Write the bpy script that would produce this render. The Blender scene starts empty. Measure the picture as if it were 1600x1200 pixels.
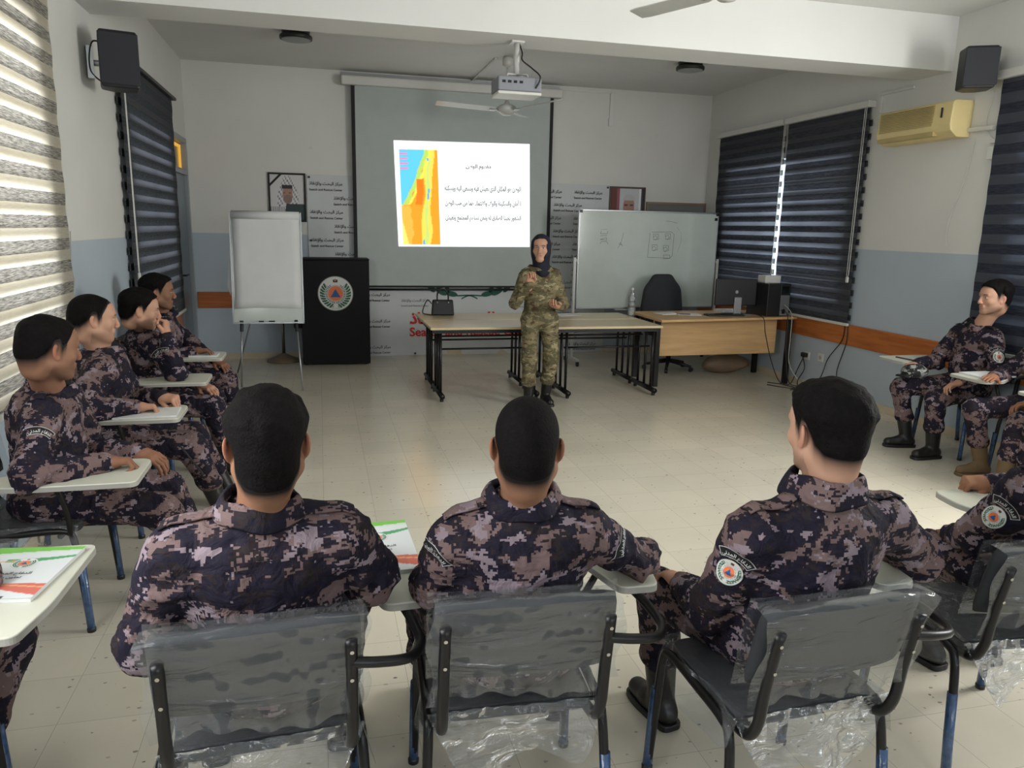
import bpy, bmesh, math, random
import numpy as np
from math import sin, cos, pi, radians, sqrt, atan2
from mathutils import Vector, Matrix
from mathutils.bvhtree import BVHTree
random.seed(7)
SC = bpy.context.scene
COL = SC.collection
# ------------------------------------------------------------------ camera
def cam_axes(yaw, pitch, roll):
    cy, sy, cp, sp, cr, sr = cos(yaw), sin(yaw), cos(pitch), sin(pitch), cos(roll), sin(roll)
    f = Vector((sy*cp, cy*cp, -sp)); rt = Vector((cy, -sy, 0)); up = rt.cross(f)
    return rt*cr+up*sr, up*cr-rt*sr, f
cd = bpy.data.cameras.new('camera'); cam = bpy.data.objects.new('camera', cd); COL.objects.link(cam)
cd.sensor_fit = 'HORIZONTAL'; cd.sensor_width = 36; cd.lens = 1185.8/1600*36; cd.clip_start = .05; cd.clip_end = 200
rt_, up_, fw_ = cam_axes(radians(14.247), radians(11.639), radians(1.235))
M = Matrix((rt_, up_, -fw_)).transposed().to_4x4(); M.translation = (0, 0, 1.70)
cam.matrix_world = M
SC.camera = cam
# ------------------------------------------------------------------ world, daylight, exposure
def lin(c):
    c = c/255.
    return c/12.92 if c <= .04045 else ((c+.055)/1.055)**2.4
def rgb(r, g, b, a=1.): return (lin(r), lin(g), lin(b), a)
W = bpy.data.worlds.new('world'); SC.world = W; W.use_nodes = True
W.node_tree.nodes['Background'].inputs[0].default_value = (.82, .91, 1., 1)
W.node_tree.nodes['Background'].inputs[1].default_value = 2.6
vs = SC.view_settings; vs.view_transform = 'Standard'; vs.look = 'None'; vs.gamma = 1; vs.use_curve_mapping = False
vs.exposure = -0.13
SC.cycles.caustics_reflective = False; SC.cycles.caustics_refractive = False; SC.cycles.sample_clamp_indirect = 2.0
def area(name, loc, aim, sx, sy, power, color):
    l = bpy.data.lights.new(name, 'AREA'); l.shape = 'RECTANGLE'; l.size = sx; l.size_y = sy; l.energy = power; l.color = color
    o = bpy.data.objects.new(name, l); COL.objects.link(o); o.location = loc
    o.rotation_euler = Vector(aim).to_track_quat('-Z', 'Z').to_euler(); return o
# daylight outside the blinds on both sides; the rear lamps are added fill
area('fill_rear', (1.0, -2.95, 1.95), (0, 1, -.05), 1.5, 1.4, 36, (.95, .97, 1))  # this and the next: fill added behind the camera, at unseen windows
area('fill_rear', (4.0, -2.95, 1.95), (0, 1, -.05), 1.5, 1.4, 26, (.95, .97, 1))
area('fill_left_rear', (-1.62, 1.2, 1.95), (1, .8, -.15), 1.6, 1.4, 78, (1., .98, .95))  # added fill lamp in an unseen, unblinded opening of the left wall
area('fill_right_rear', (5.45, 2.35, 1.9), (-1, .75, -.22), 1.9, 1.4, 240, (1., .98, .93))  # added fill lamp, out of view, to light the middle of the room
area('daylight_left_near', (-2.05, 4.0, 2.0), (1, 0, -.1), 2.0, 1.9, 105, (1., .95, .88))
area('daylight_left_far', (-2.05, 7.9, 2.0), (1, 0, -.1), 1.8, 1.6, 24, (.9, .95, 1))
area('daylight_right_far', (5.95, 8.2, 1.9), (-1, 0, -.1), 2.6, 1.6, 110, (.85, .93, 1))
area('daylight_right_near', (5.95, 4.4, 2.0), (-1, 0, -.1), 1.0, 1.4, 14, (.85, .93, 1))

# ------------------------------------------------------------------ helpers
def link(o, parent=None):
    COL.objects.link(o)
    if parent is not None: o.parent = parent
    return o
def tag(o, label=None, cat=None, group=None, kind=None):
    if label: o['label'] = label
    if cat: o['category'] = cat
    if group: o['group'] = group
    if kind: o['kind'] = kind
    return o
def thing(name, loc=(0, 0, 0), rz=0., label=None, cat=None, group=None):
    o = bpy.data.objects.new(name, None); o.empty_display_size = .1; link(o)
    o.location = loc; o.rotation_euler = (0, 0, rz)
    return tag(o, label, cat, group)
def raw(name, V, Fc, mat, parent=None, smooth=False, cols=None, smat=None):
    me = bpy.data.meshes.new(name); me.from_pydata([tuple(v) for v in V], [], [tuple(int(i) for i in f) for f in Fc])
    if mat is not None:
        for m in (mat if isinstance(mat, (list, tuple)) else [mat]): me.materials.append(m)
    if smooth: me.polygons.foreach_set('use_smooth', [True]*len(me.polygons))
    if smat is not None: me.polygons.foreach_set('material_index', smat)
    if cols is not None:
        a = me.color_attributes.new('Col', 'FLOAT_COLOR', 'POINT')
        c = np.ones((len(V), 4), np.float32); c[:, :3] = np.asarray(cols)[:, :3]
        a.data.foreach_set('color', c.ravel())
    me.update()
    return link(bpy.data.objects.new(name, me), parent)
class MB:
    def __init__(s): s.v = []; s.f = []; s.X = None
    def _add(s, V, Fc):
        n = len(s.v)
        for p in V: s.v.append(tuple(s.X @ Vector(p)) if s.X is not None else tuple(p))
        for f in Fc: s.f.append(tuple(i+n for i in f))
        return s
    def box(s, x0, x1, y0, y1, z0, z1):
        return s._add([(x0,y0,z0),(x1,y0,z0),(x1,y1,z0),(x0,y1,z0),(x0,y0,z1),(x1,y0,z1),(x1,y1,z1),(x0,y1,z1)],
                      [(0,3,2,1),(4,5,6,7),(0,1,5,4),(1,2,6,5),(2,3,7,6),(3,0,4,7)])
    def prism(s, poly, z0, z1):
        n = len(poly)
        return s._add([(x,y,z0) for x,y in poly]+[(x,y,z1) for x,y in poly],
                      [tuple(reversed(range(n))), tuple(range(n,2*n))]+[(i,(i+1)%n,n+(i+1)%n,n+i) for i in range(n)])
    def tube(s, pts, r, seg=10, flat=None, closed=False):
        P = [Vector(p) for p in pts]; n = len(P); R = r if isinstance(r, (list, tuple)) else [r]*n
        V = []; up = None
        for i, p in enumerate(P):
            a = P[i-1] if (i > 0 or closed) else p; b = P[(i+1) % n] if (i < n-1 or closed) else p
            t = (b-a).normalized()
            if up is None:
                up = Vector((0,0,1)) if abs(t.z) < .9 else Vector((0,1,0))
                if flat is not None: up = Vector(flat[1])
            e1 = (up - t*up.dot(t)).normalized(); e2 = t.cross(e1); up = e1
            fx = flat[0] if flat else 1.
            for k in range(seg):
                q = 2*pi*k/seg; V.append(p + e1*cos(q)*R[i]*fx + e2*sin(q)*R[i])
        Fc = []
        for i in range(n if closed else n-1):
            j = (i+1) % n
            for k in range(seg): Fc.append((i*seg+k, i*seg+(k+1)%seg, j*seg+(k+1)%seg, j*seg+k))
        if not closed: Fc += [tuple(reversed(range(seg))), tuple((n-1)*seg+k for k in range(seg))]
        return s._add(V, Fc)
    def lathe(s, prof, c=(0,0,0), seg=32):
        V = []; n = len(prof)
        for r, z in prof:
            for k in range(seg):
                q = 2*pi*k/seg; V.append((c[0]+r*cos(q), c[1]+r*sin(q), c[2]+z))
        Fc = [(i*seg+k, i*seg+(k+1)%seg, (i+1)*seg+(k+1)%seg, (i+1)*seg+k) for i in range(n-1) for k in range(seg)]
        Fc += [tuple(reversed(range(seg))), tuple((n-1)*seg+k for k in range(seg))]
        return s._add(V, Fc)
    def build(s, name, mat, parent=None, smooth=False, bevel=0., bseg=2):
        o = raw(name, s.v, s.f, mat, parent, smooth)
        bm = bmesh.new(); bm.from_mesh(o.data); bmesh.ops.recalc_face_normals(bm, faces=bm.faces); bm.to_mesh(o.data); bm.free()
        if bevel:
            m = o.modifiers.new('bevel', 'BEVEL'); m.width = bevel; m.segments = bseg; m.limit_method = 'ANGLE'
        return o
def box(name, mat, parent, x0, x1, y0, y1, z0, z1, bevel=0.):
    return MB().box(x0,x1,y0,y1,z0,z1).build(name, mat, parent, bevel=bevel)
def curve_pts(P, n=8):      # Catmull-Rom through points
    P = [Vector(p) for p in P]; out = []
    for i in range(len(P)-1):
        a = P[max(i-1,0)]; b = P[i]; c = P[i+1]; d = P[min(i+2, len(P)-1)]
        for k in range(n):
            t = k/n; out.append(.5*((2*b)+(c-a)*t+(2*a-5*b+4*c-d)*t*t+(3*b-3*c+d-a)*t**3))
    out.append(P[-1]); return out
def round_poly(P, r, n=5):
    out = []
    P = [Vector((p[0], p[1])) for p in P]; m = len(P)
    for i, p in enumerate(P):
        rr = r[i] if isinstance(r, (list, tuple)) else r
        a = (P[i-1]-p); b = (P[(i+1) % m]-p); d = min(rr, a.length*.45, b.length*.45)
        s = p+a.normalized()*d; e = p+b.normalized()*d
        for k in range(n+1):
            t = k/n; q = s*(1-t)**2+p*2*t*(1-t)+e*t*t; out.append((q.x, q.y))
    return out
def copy_tree(o, parent=None):
    c = o.copy(); COL.objects.link(c); c.parent = parent
    for ch in list(o.children): copy_tree(ch, c)
    return c

# ------------------------------------------------------------------ materials
def new_mat(name):
    m = bpy.data.materials.new(name); m.use_nodes = True
    nt = m.node_tree; b = nt.nodes['Principled BSDF']; return m, nt, b
def N(nt, t, **kw):
    n = nt.nodes.new(t)
    for k, v in kw.items():
        if k.startswith('i_'):
            key = k[2:]; key = int(key) if key.isdigit() else key.replace('_', ' ')
            n.inputs[key].default_value = v
        else: setattr(n, k, v)
    return n
def L(nt, a, b): nt.links.new(a, b)
def noise_bump(nt, b, scale, strength, dist=.01, detail=3, coord='Object', stretch=None):
    tc = N(nt, 'ShaderNodeTexCoord'); src = tc.outputs[coord]
    if stretch:
        mp = N(nt, 'ShaderNodeMapping'); mp.inputs['Scale'].default_value = stretch; L(nt, src, mp.inputs[0]); src = mp.outputs[0]
    n = N(nt, 'ShaderNodeTexNoise', i_Scale=scale, i_Detail=detail); L(nt, src, n.inputs['Vector'])
    bp = N(nt, 'ShaderNodeBump', i_Strength=strength, i_Distance=dist); L(nt, n.outputs[0], bp.inputs['Height']); L(nt, bp.outputs[0], b.inputs['Normal'])
    return n
def plain(name, col, rough=.5, metal=0., spec=.5, var=0., vscale=6., bump=0., bscale=80.):
    m, nt, b = new_mat(name); b.inputs['Roughness'].default_value = rough; b.inputs['Metallic'].default_value = metal
    b.inputs['Specular IOR Level'].default_value = spec
    tc = N(nt, 'ShaderNodeTexCoord'); n = N(nt, 'ShaderNodeTexNoise', i_Scale=vscale, i_Detail=4.); L(nt, tc.outputs['Object'], n.inputs['Vector'])
    r = N(nt, 'ShaderNodeMapRange'); r.inputs['From Min'].default_value = .3; r.inputs['From Max'].default_value = .7
    r.inputs['To Min'].default_value = 1-max(var, .03); r.inputs['To Max'].default_value = 1+max(var, .03); L(nt, n.outputs[0], r.inputs[0])
    mx = N(nt, 'ShaderNodeVectorMath', operation='SCALE'); mx.inputs[0].default_value = col[:3]; L(nt, r.outputs[0], mx.inputs['Scale'])
    L(nt, mx.outputs[0], b.inputs['Base Color'])
    if bump: noise_bump(nt, b, bscale, bump, .003)
    return m
def ramp(nt, stops, interp='LINEAR'):
    r = N(nt, 'ShaderNodeValToRGB'); e = r.color_ramp; e.interpolation = interp
    while len(e.elements) < len(stops): e.elements.new(.5)
    for el, (p, c) in zip(e.elements, stops): el.position = p; el.color = c if len(c) == 4 else (*c, 1)
    return r
def mat_wall():
    m, nt, b = new_mat('wall_paint'); g = N(nt, 'ShaderNodeNewGeometry'); s = N(nt, 'ShaderNodeSeparateXYZ'); L(nt, g.outputs['Position'], s.inputs[0])
    n = N(nt, 'ShaderNodeTexNoise', i_Scale=1.3, i_Detail=5.); L(nt, g.outputs['Position'], n.inputs['Vector'])
    gt = N(nt, 'ShaderNodeMath', operation='GREATER_THAN', i_1=1.56); L(nt, s.outputs[2], gt.inputs[0])
    mx = N(nt, 'ShaderNodeMix', data_type='RGBA'); L(nt, gt.outputs[0], mx.inputs['Factor'])
    mx.inputs[6].default_value = rgb(172, 184, 194); mx.inputs[7].default_value = rgb(210, 210, 205)
    r = N(nt, 'ShaderNodeMapRange'); r.inputs['From Min'].default_value = .3; r.inputs['From Max'].default_value = .7; r.inputs['To Min'].default_value = .95; r.inputs['To Max'].default_value = 1.04
    L(nt, n.outputs[0], r.inputs[0])
    v = N(nt, 'ShaderNodeVectorMath', operation='SCALE'); L(nt, mx.outputs[2], v.inputs[0]); L(nt, r.outputs[0], v.inputs['Scale'])
    # scuffs
    n2 = N(nt, 'ShaderNodeTexNoise', i_Scale=7., i_Detail=8., i_Roughness=.7); L(nt, g.outputs['Position'], n2.inputs['Vector'])
    rr = ramp(nt, [(.66, (1, 1, 1)), (.74, (.86, .86, .86))]); L(nt, n2.outputs[0], rr.inputs[0])
    mm = N(nt, 'ShaderNodeVectorMath', operation='MULTIPLY'); L(nt, v.outputs[0], mm.inputs[0]); L(nt, rr.outputs[0], mm.inputs[1])
    L(nt, mm.outputs[0], b.inputs['Base Color']); b.inputs['Roughness'].default_value = .55
    n3 = N(nt, 'ShaderNodeTexNoise', i_Scale=60., i_Detail=3.); L(nt, g.outputs['Position'], n3.inputs['Vector'])
    bp = N(nt, 'ShaderNodeBump', i_Strength=.12, i_Distance=.003); L(nt, n3.outputs[0], bp.inputs['Height']); L(nt, bp.outputs[0], b.inputs['Normal'])
    return m
def mat_floor():
    m, nt, b = new_mat('terrazzo'); g = N(nt, 'ShaderNodeNewGeometry')
    mp = N(nt, 'ShaderNodeMapping'); mp.inputs['Location'].default_value = (.02, .09, 0); L(nt, g.outputs['Position'], mp.inputs[0])
    br = N(nt, 'ShaderNodeTexBrick', offset=0., squash=1.)
    br.inputs['Scale'].default_value = 1.; br.inputs['Mortar Size'].default_value = .0012; br.inputs['Brick Width'].default_value = .3; br.inputs['Row Height'].default_value = .3
    br.inputs['Mortar Smooth'].default_value = .3; br.inputs['Bias'].default_value = 0.
    br.inputs['Color1'].default_value = rgb(215, 208, 190); br.inputs['Color2'].default_value = rgb(208, 202, 185); br.inputs['Mortar'].default_value = rgb(168, 163, 152)
    L(nt, mp.outputs[0], br.inputs['Vector'])
    # stone chips
    st = N(nt, 'ShaderNodeMapping'); st.inputs['Scale'].default_value = (.75, 1.1, 1); L(nt, g.outputs['Position'], st.inputs[0])
    vo = N(nt, 'ShaderNodeTexVoronoi', i_Scale=34.); L(nt, st.outputs[0], vo.inputs['Vector'])
    sz = N(nt, 'ShaderNodeSeparateColor'); L(nt, vo.outputs['Color'], sz.inputs[0])
    th = N(nt, 'ShaderNodeMapRange'); th.inputs['From Min'].default_value = .5; th.inputs['From Max'].default_value = 1.; th.inputs['To Min'].default_value = -.09; th.inputs['To Max'].default_value = .24
    L(nt, sz.outputs[0], th.inputs[0])
    nn = N(nt, 'ShaderNodeTexNoise', i_Scale=120., i_Detail=2.); L(nt, g.outputs['Position'], nn.inputs['Vector'])
    ad = N(nt, 'ShaderNodeMath', operation='MULTIPLY_ADD', i_1=.25); L(nt, nn.outputs[0], ad.inputs[0]); L(nt, vo.outputs['Distance'], ad.inputs[2])
    sb = N(nt, 'ShaderNodeMath', operation='SUBTRACT', i_1=.12); L(nt, ad.outputs[0], sb.inputs[0])
    lt = N(nt, 'ShaderNodeMath', operation='LESS_THAN'); L(nt, sb.outputs[0], lt.inputs[0]); L(nt, th.outputs[0], lt.inputs[1])
    cc = ramp(nt, [(0., rgb(104, 96, 86)), (.4, rgb(150, 140, 124)), (.65, rgb(176, 168, 154)), (.85, rgb(70, 64, 58))]); L(nt, sz.outputs[1], cc.inputs[0])
    mx = N(nt, 'ShaderNodeMix', data_type='RGBA'); mf = N(nt, 'ShaderNodeMath', operation='MULTIPLY', i_1=.75); L(nt, lt.outputs[0], mf.inputs[0]); L(nt, mf.outputs[0], mx.inputs['Factor'])
    L(nt, br.outputs['Color'], mx.inputs[6]); L(nt, cc.outputs[0], mx.inputs[7])
    bn = N(nt, 'ShaderNodeTexNoise', i_Scale=.9, i_Detail=6., i_Roughness=.6); L(nt, g.outputs['Position'], bn.inputs['Vector'])
    r = N(nt, 'ShaderNodeMapRange'); r.inputs['From Min'].default_value = .3; r.inputs['From Max'].default_value = .7; r.inputs['To Min'].default_value = .9; r.inputs['To Max'].default_value = 1.05
    L(nt, bn.outputs[0], r.inputs[0])
    v = N(nt, 'ShaderNodeVectorMath', operation='SCALE'); L(nt, mx.outputs[2], v.inputs[0]); L(nt, r.outputs[0], v.inputs['Scale'])
    L(nt, v.outputs[0], b.inputs['Base Color'])
    r2 = N(nt, 'ShaderNodeMapRange'); r2.inputs['From Min'].default_value = .3; r2.inputs['From Max'].default_value = .7; r2.inputs['To Min'].default_value = .17; r2.inputs['To Max'].default_value = .30
    L(nt, bn.outputs[0], r2.inputs[0]); b.inputs['Roughness'].default_value = .22; b.inputs['Specular IOR Level'].default_value = .55
    return m
def mat_wood(name, c1, c2, rough=.45, scale=3., axis='X'):
    m, nt, b = new_mat(name); tc = N(nt, 'ShaderNodeTexCoord'); mp = N(nt, 'ShaderNodeMapping')
    mp.inputs['Scale'].default_value = {'X': (.6, 7, 7), 'Y': (7, .6, 7), 'Z': (7, 7, .6)}[axis]; L(nt, tc.outputs['Object'], mp.inputs[0])
    n = N(nt, 'ShaderNodeTexNoise', i_Scale=scale, i_Detail=6., i_Roughness=.6, i_Distortion=.6); L(nt, mp.outputs[0], n.inputs['Vector'])
    r = ramp(nt, [(.3, c1), (.7, c2)]); L(nt, n.outputs[0], r.inputs[0]); L(nt, r.outputs[0], b.inputs['Base Color']); b.inputs['Roughness'].default_value = rough
    return m
def mat_camo(name, digital=True, cols=None, scale=8.5, px=.006, stretch=(1., 1., 1.35)):
    m, nt, b = new_mat(name); tc = N(nt, 'ShaderNodeTexCoord'); oi = N(nt, 'ShaderNodeObjectInfo')
    sc = N(nt, 'ShaderNodeVectorMath', operation='SCALE'); sc.inputs[0].default_value = (13.1, 7.7, 5.3); L(nt, oi.outputs['Random'], sc.inputs['Scale'])
    ad = N(nt, 'ShaderNodeVectorMath', operation='ADD'); L(nt, tc.outputs['Object'], ad.inputs[0]); L(nt, sc.outputs[0], ad.inputs[1]); src = ad.outputs[0]
    if digital:
        sn = N(nt, 'ShaderNodeVectorMath', operation='SNAP'); sn.inputs[1].default_value = (px, px, px); L(nt, src, sn.inputs[0]); src = sn.outputs[0]
    mp = N(nt, 'ShaderNodeMapping'); mp.inputs['Scale'].default_value = stretch; L(nt, src, mp.inputs[0])
    n1 = N(nt, 'ShaderNodeTexNoise', i_Scale=scale, i_Detail=3.6, i_Roughness=.70, i_Distortion=.35); L(nt, mp.outputs[0], n1.inputs['Vector'])
    mp2 = N(nt, 'ShaderNodeMapping'); mp2.inputs['Scale'].default_value = stretch; mp2.inputs['Location'].default_value = (3.3, 9.1, 2.2); L(nt, src, mp2.inputs[0])
    n2 = N(nt, 'ShaderNodeTexNoise', i_Scale=scale*1.5, i_Detail=3.4, i_Roughness=.70, i_Distortion=.4); L(nt, mp2.outputs[0], n2.inputs['Vector'])
    c = cols
    r1 = ramp(nt, [(0., c[0]), (.485, c[1]), (.525, c[2])], 'CONSTANT'); L(nt, n1.outputs[0], r1.inputs[0])
    r2 = ramp(nt, [(0., (1, 1, 1)), (.40, (0, 0, 0)), (.585, (1, 1, 1))], 'CONSTANT'); L(nt, n2.outputs[0], r2.inputs[0])
    r3 = ramp(nt, [(0., c[4]), (.5, c[3])], 'CONSTANT'); L(nt, n2.outputs[0], r3.inputs[0])
    mx = N(nt, 'ShaderNodeMix', data_type='RGBA'); L(nt, r2.outputs[0], mx.inputs['Factor']); L(nt, r1.outputs[0], mx.inputs[6]); L(nt, r3.outputs[0], mx.inputs[7])
    L(nt, mx.outputs[2], b.inputs['Base Color']); b.inputs['Roughness'].default_value = .82; b.inputs['Specular IOR Level'].default_value = .25
    n3 = N(nt, 'ShaderNodeTexNoise', i_Scale=16., i_Detail=4., i_Distortion=1.2); L(nt, tc.outputs['Object'], n3.inputs['Vector'])
    bp = N(nt, 'ShaderNodeBump', i_Strength=.8, i_Distance=.02); L(nt, n3.outputs[0], bp.inputs['Height']); L(nt, bp.outputs[0], b.inputs['Normal'])
    return m
def mat_vcol(name, rough=.5, spec=.4, sss=0., emit=0., bump=0., bscale=300):
    m, nt, b = new_mat(name); a = N(nt, 'ShaderNodeAttribute', attribute_name='Col'); L(nt, a.outputs['Color'], b.inputs['Base Color'])
    b.inputs['Roughness'].default_value = rough; b.inputs['Specular IOR Level'].default_value = spec
    if sss: b.inputs['Subsurface Weight'].default_value = sss; b.inputs['Subsurface Scale'].default_value = .012; b.inputs['Subsurface Radius'].default_value = (1, .35, .2)
    if emit: L(nt, a.outputs['Color'], b.inputs['Emission Color']); b.inputs['Emission Strength'].default_value = emit; b.inputs['Base Color'].default_value = (0, 0, 0, 1)
    if bump: noise_bump(nt, b, bscale, bump, .002)
    return m
def mat_film(name, tint=(.86, .89, .92), haze=.05, gloss=.045, bscale=6., bs=.7):
    m = bpy.data.materials.new(name); m.use_nodes = True; nt = m.node_tree; nt.nodes.clear()
    out = N(nt, 'ShaderNodeOutputMaterial'); tr = N(nt, 'ShaderNodeBsdfTransparent'); tr.inputs[0].default_value = (*tint, 1)
    gl = N(nt, 'ShaderNodeBsdfGlossy'); gl.inputs['Roughness'].default_value = .16; df = N(nt, 'ShaderNodeBsdfDiffuse'); df.inputs[0].default_value = (.75, .78, .8, 1)
    m1 = N(nt, 'ShaderNodeMixShader', i_0=haze); L(nt, tr.outputs[0], m1.inputs[1]); L(nt, df.outputs[0], m1.inputs[2])
    lw = N(nt, 'ShaderNodeLayerWeight', i_Blend=.35); mu = N(nt, 'ShaderNodeMath', operation='MULTIPLY_ADD', i_1=gloss*2.4, i_2=gloss*.25); L(nt, lw.outputs['Fresnel'], mu.inputs[0])
    m2 = N(nt, 'ShaderNodeMixShader'); L(nt, mu.outputs[0], m2.inputs[0]); L(nt, m1.outputs[0], m2.inputs[1]); L(nt, gl.outputs[0], m2.inputs[2]); L(nt, m2.outputs[0], out.inputs[0])
    tc = N(nt, 'ShaderNodeTexCoord'); mp = N(nt, 'ShaderNodeMapping'); mp.inputs['Rotation'].default_value = (0, .6, 0); mp.inputs['Scale'].default_value = (.7, 1, 2.6); L(nt, tc.outputs['Object'], mp.inputs[0]); n = N(nt, 'ShaderNodeTexNoise', i_Scale=bscale, i_Detail=5., i_Distortion=1.2); L(nt, mp.outputs[0], n.inputs['Vector'])
    bp = N(nt, 'ShaderNodeBump', i_Strength=bs, i_Distance=.03); L(nt, n.outputs[0], bp.inputs['Height'])
    L(nt, bp.outputs[0], gl.inputs['Normal']); L(nt, bp.outputs[0], df.inputs['Normal'])
    return m
def mat_blind(name, dark, lightc, sheer, per, duty, tr_d, tr_s, z0=0.):
    m = bpy.data.materials.new(name); m.use_nodes = True; nt = m.node_tree; nt.nodes.clear()
    out = N(nt, 'ShaderNodeOutputMaterial'); g = N(nt, 'ShaderNodeNewGeometry'); s = N(nt, 'ShaderNodeSeparateXYZ'); L(nt, g.outputs['Position'], s.inputs[0])
    a = N(nt, 'ShaderNodeMath', operation='ADD', i_1=-z0+100*per); L(nt, s.outputs[2], a.inputs[0]); md = N(nt, 'ShaderNodeMath', operation='MODULO', i_1=per); L(nt, a.outputs[0], md.inputs[0])
    lt = N(nt, 'ShaderNodeMath', operation='LESS_THAN', i_1=per*duty); L(nt, md.outputs[0], lt.inputs[0])     # 1 = woven band
    mp = N(nt, 'ShaderNodeMapping'); mp.inputs['Scale'].default_value = (6, 6, 110); L(nt, g.outputs['Position'], mp.inputs[0])
    n = N(nt, 'ShaderNodeTexNoise', i_Scale=2.2, i_Detail=4., i_Roughness=.7); L(nt, mp.outputs[0], n.inputs['Vector'])
    r = ramp(nt, [(.38, dark), (.66, lightc)]); L(nt, n.outputs[0], r.inputs[0])
    rs = ramp(nt, [(.3, tuple(x*.8 for x in sheer[:3])), (.7, sheer[:3])]); L(nt, n.outputs[0], rs.inputs[0])
    mx = N(nt, 'ShaderNodeMix', data_type='RGBA'); L(nt, lt.outputs[0], mx.inputs['Factor']); L(nt, rs.outputs[0], mx.inputs[6]); L(nt, r.outputs[0], mx.inputs[7])
    d = N(nt, 'ShaderNodeBsdfDiffuse'); t = N(nt, 'ShaderNodeBsdfTranslucent'); L(nt, mx.outputs[2], d.inputs[0]); L(nt, mx.outputs[2], t.inputs[0])
    f = N(nt, 'ShaderNodeMapRange'); f.inputs['To Min'].default_value = tr_s; f.inputs['To Max'].default_value = tr_d; L(nt, lt.outputs[0], f.inputs[0])
    ms = N(nt, 'ShaderNodeMixShader'); L(nt, f.outputs[0], ms.inputs[0]); L(nt, d.outputs[0], ms.inputs[1]); L(nt, t.outputs[0], ms.inputs[2]); L(nt, ms.outputs[0], out.inputs[0])
    return m
MT = {}
MT['wall'] = mat_wall(); MT['floor'] = mat_floor()
MT['ceil'] = plain('ceiling_paint', rgb(214, 215, 212), .7, var=.03, vscale=1.5)
MT['white'] = plain('white_plastic', rgb(205, 205, 200), .4)
MT['whitemetal'] = plain('white_metal', rgb(195, 196, 192), .35)
MT['black'] = plain('black_plastic', rgb(22, 23, 26), .45, var=.1)
MT['blackgloss'] = plain('black_gloss', rgb(14, 15, 17), .25)
MT['frame'] = plain('black_steel_tube', rgb(13, 13, 15), .38, spec=.4, var=.1)
MT['bluefilm'] = plain('blue_film_wrap', rgb(58, 84, 122), .22, spec=.7, var=.35, vscale=40, bump=.7, bscale=60)
MT['chrome'] = plain('chrome', rgb(190, 188, 182), .2, metal=1.)
MT['alu'] = plain('aluminium', rgb(165, 168, 170), .35, metal=.8)
MT['cream'] = plain('aged_cream_plastic', rgb(214, 196, 142), .45, var=.06)
MT['creamd'] = plain('aged_cream_grille', rgb(178, 160, 108), .5, var=.08)
MT['rail'] = mat_wood('orange_wood_rail', rgb(150, 80, 36), rgb(188, 112, 54), .35, axis='Y')
MT['railx'] = mat_wood('orange_wood_rail_x', rgb(142, 76, 36), rgb(178, 104, 52), .35, axis='X')
MT['oak'] = mat_wood('light_oak_laminate', rgb(186, 150, 104), rgb(208, 172, 124), .4, axis='X')
MT['oakedge'] = mat_wood('oak_edge', rgb(164, 128, 86), rgb(182, 146, 100), .45)
MT['tabletop'] = mat_wood('pale_table_laminate', rgb(196, 178, 142), rgb(208, 192, 160), .3, scale=2.)
MT['laminate'] = plain('white_tablet_laminate', rgb(203, 204, 190), .35, var=.03)
MT['edge'] = plain('grey_tablet_edge', rgb(166, 165, 158), .5)
MT['fabric'] = plain('charcoal_fabric', rgb(40, 42, 46), .85, var=.15, bump=.4, bscale=400)
MT['film'] = mat_film('clear_film'); MT['film2'] = mat_film('loose_clear_film', haze=.07, gloss=.2, bscale=9., bs=1.)
MT['paper'] = plain('paper', rgb(214, 216, 216), .7); MT['board'] = plain('whiteboard_enamel', rgb(196, 206, 200), .12, spec=.6)
MT['screen'] = plain('matte_screen', rgb(176, 184, 182), .8); MT['ink'] = plain('black_ink', rgb(34, 34, 36), .8)
MT['greyink'] = plain('grey_ink', rgb(128, 132, 134), .8); MT['red'] = plain('red_print', rgb(196, 44, 40), .7); MT['dgreen'] = plain('dark_green_print', rgb(28, 84, 66), .7)
MT['podium'] = plain('black_lectern_laminate', rgb(14, 14, 17), .6, spec=.25, var=.12)
MT['door'] = plain('blue_grey_door', rgb(118, 130, 140), .4, var=.04); MT['doorframe'] = plain('grey_door_frame', rgb(140, 146, 150), .4)
MT['mural'] = plain('banner_vinyl', rgb(196, 200, 202), .5, var=.03, vscale=2.)
MT['tile'] = plain('beige_skirting', rgb(196, 182, 158), .35, var=.08)
MT['vc'] = mat_vcol('printed_color', .55); MT['skin'] = mat_vcol('skin', .58, .22, sss=.06, bump=.15)
MT['patch'] = mat_vcol('embroidered_patch', .8)
MT['hair'] = plain('black_hair', rgb(11, 9, 9), .8, spec=.12, var=.5, vscale=70, bump=1., bscale=170)
MT['boot'] = plain('black_boot_leather', rgb(22, 21, 22), .42, var=.2, bump=.3, bscale=60)
MT['bootbr'] = plain('tan_suede_boot', rgb(104, 84, 58), .8, var=.2, bump=.3, bscale=60)
MT['tee'] = plain('black_undershirt', rgb(16, 16, 20), .9)
camo_c = [rgb(25, 22, 38), rgb(34, 27, 38), rgb(110, 91, 90), rgb(132, 118, 126), rgb(38, 31, 35)]
MT['camo'] = mat_camo('violet_grey_digital_camouflage', True, camo_c)
MT['camo2'] = mat_camo('violet_grey_digital_camouflage_trousers', True, camo_c, scale=8.)
multi_c = [rgb(88, 84, 62), rgb(108, 100, 74), rgb(122, 112, 84), rgb(150, 140, 112), rgb(78, 60, 44)]
MT['multicam'] = mat_camo('olive_tan_camouflage', False, multi_c, scale=8., stretch=(1, 1, 2.))
MT['hijab'] = plain('navy_headscarf', rgb(24, 26, 40), .9, var=.1)
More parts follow.
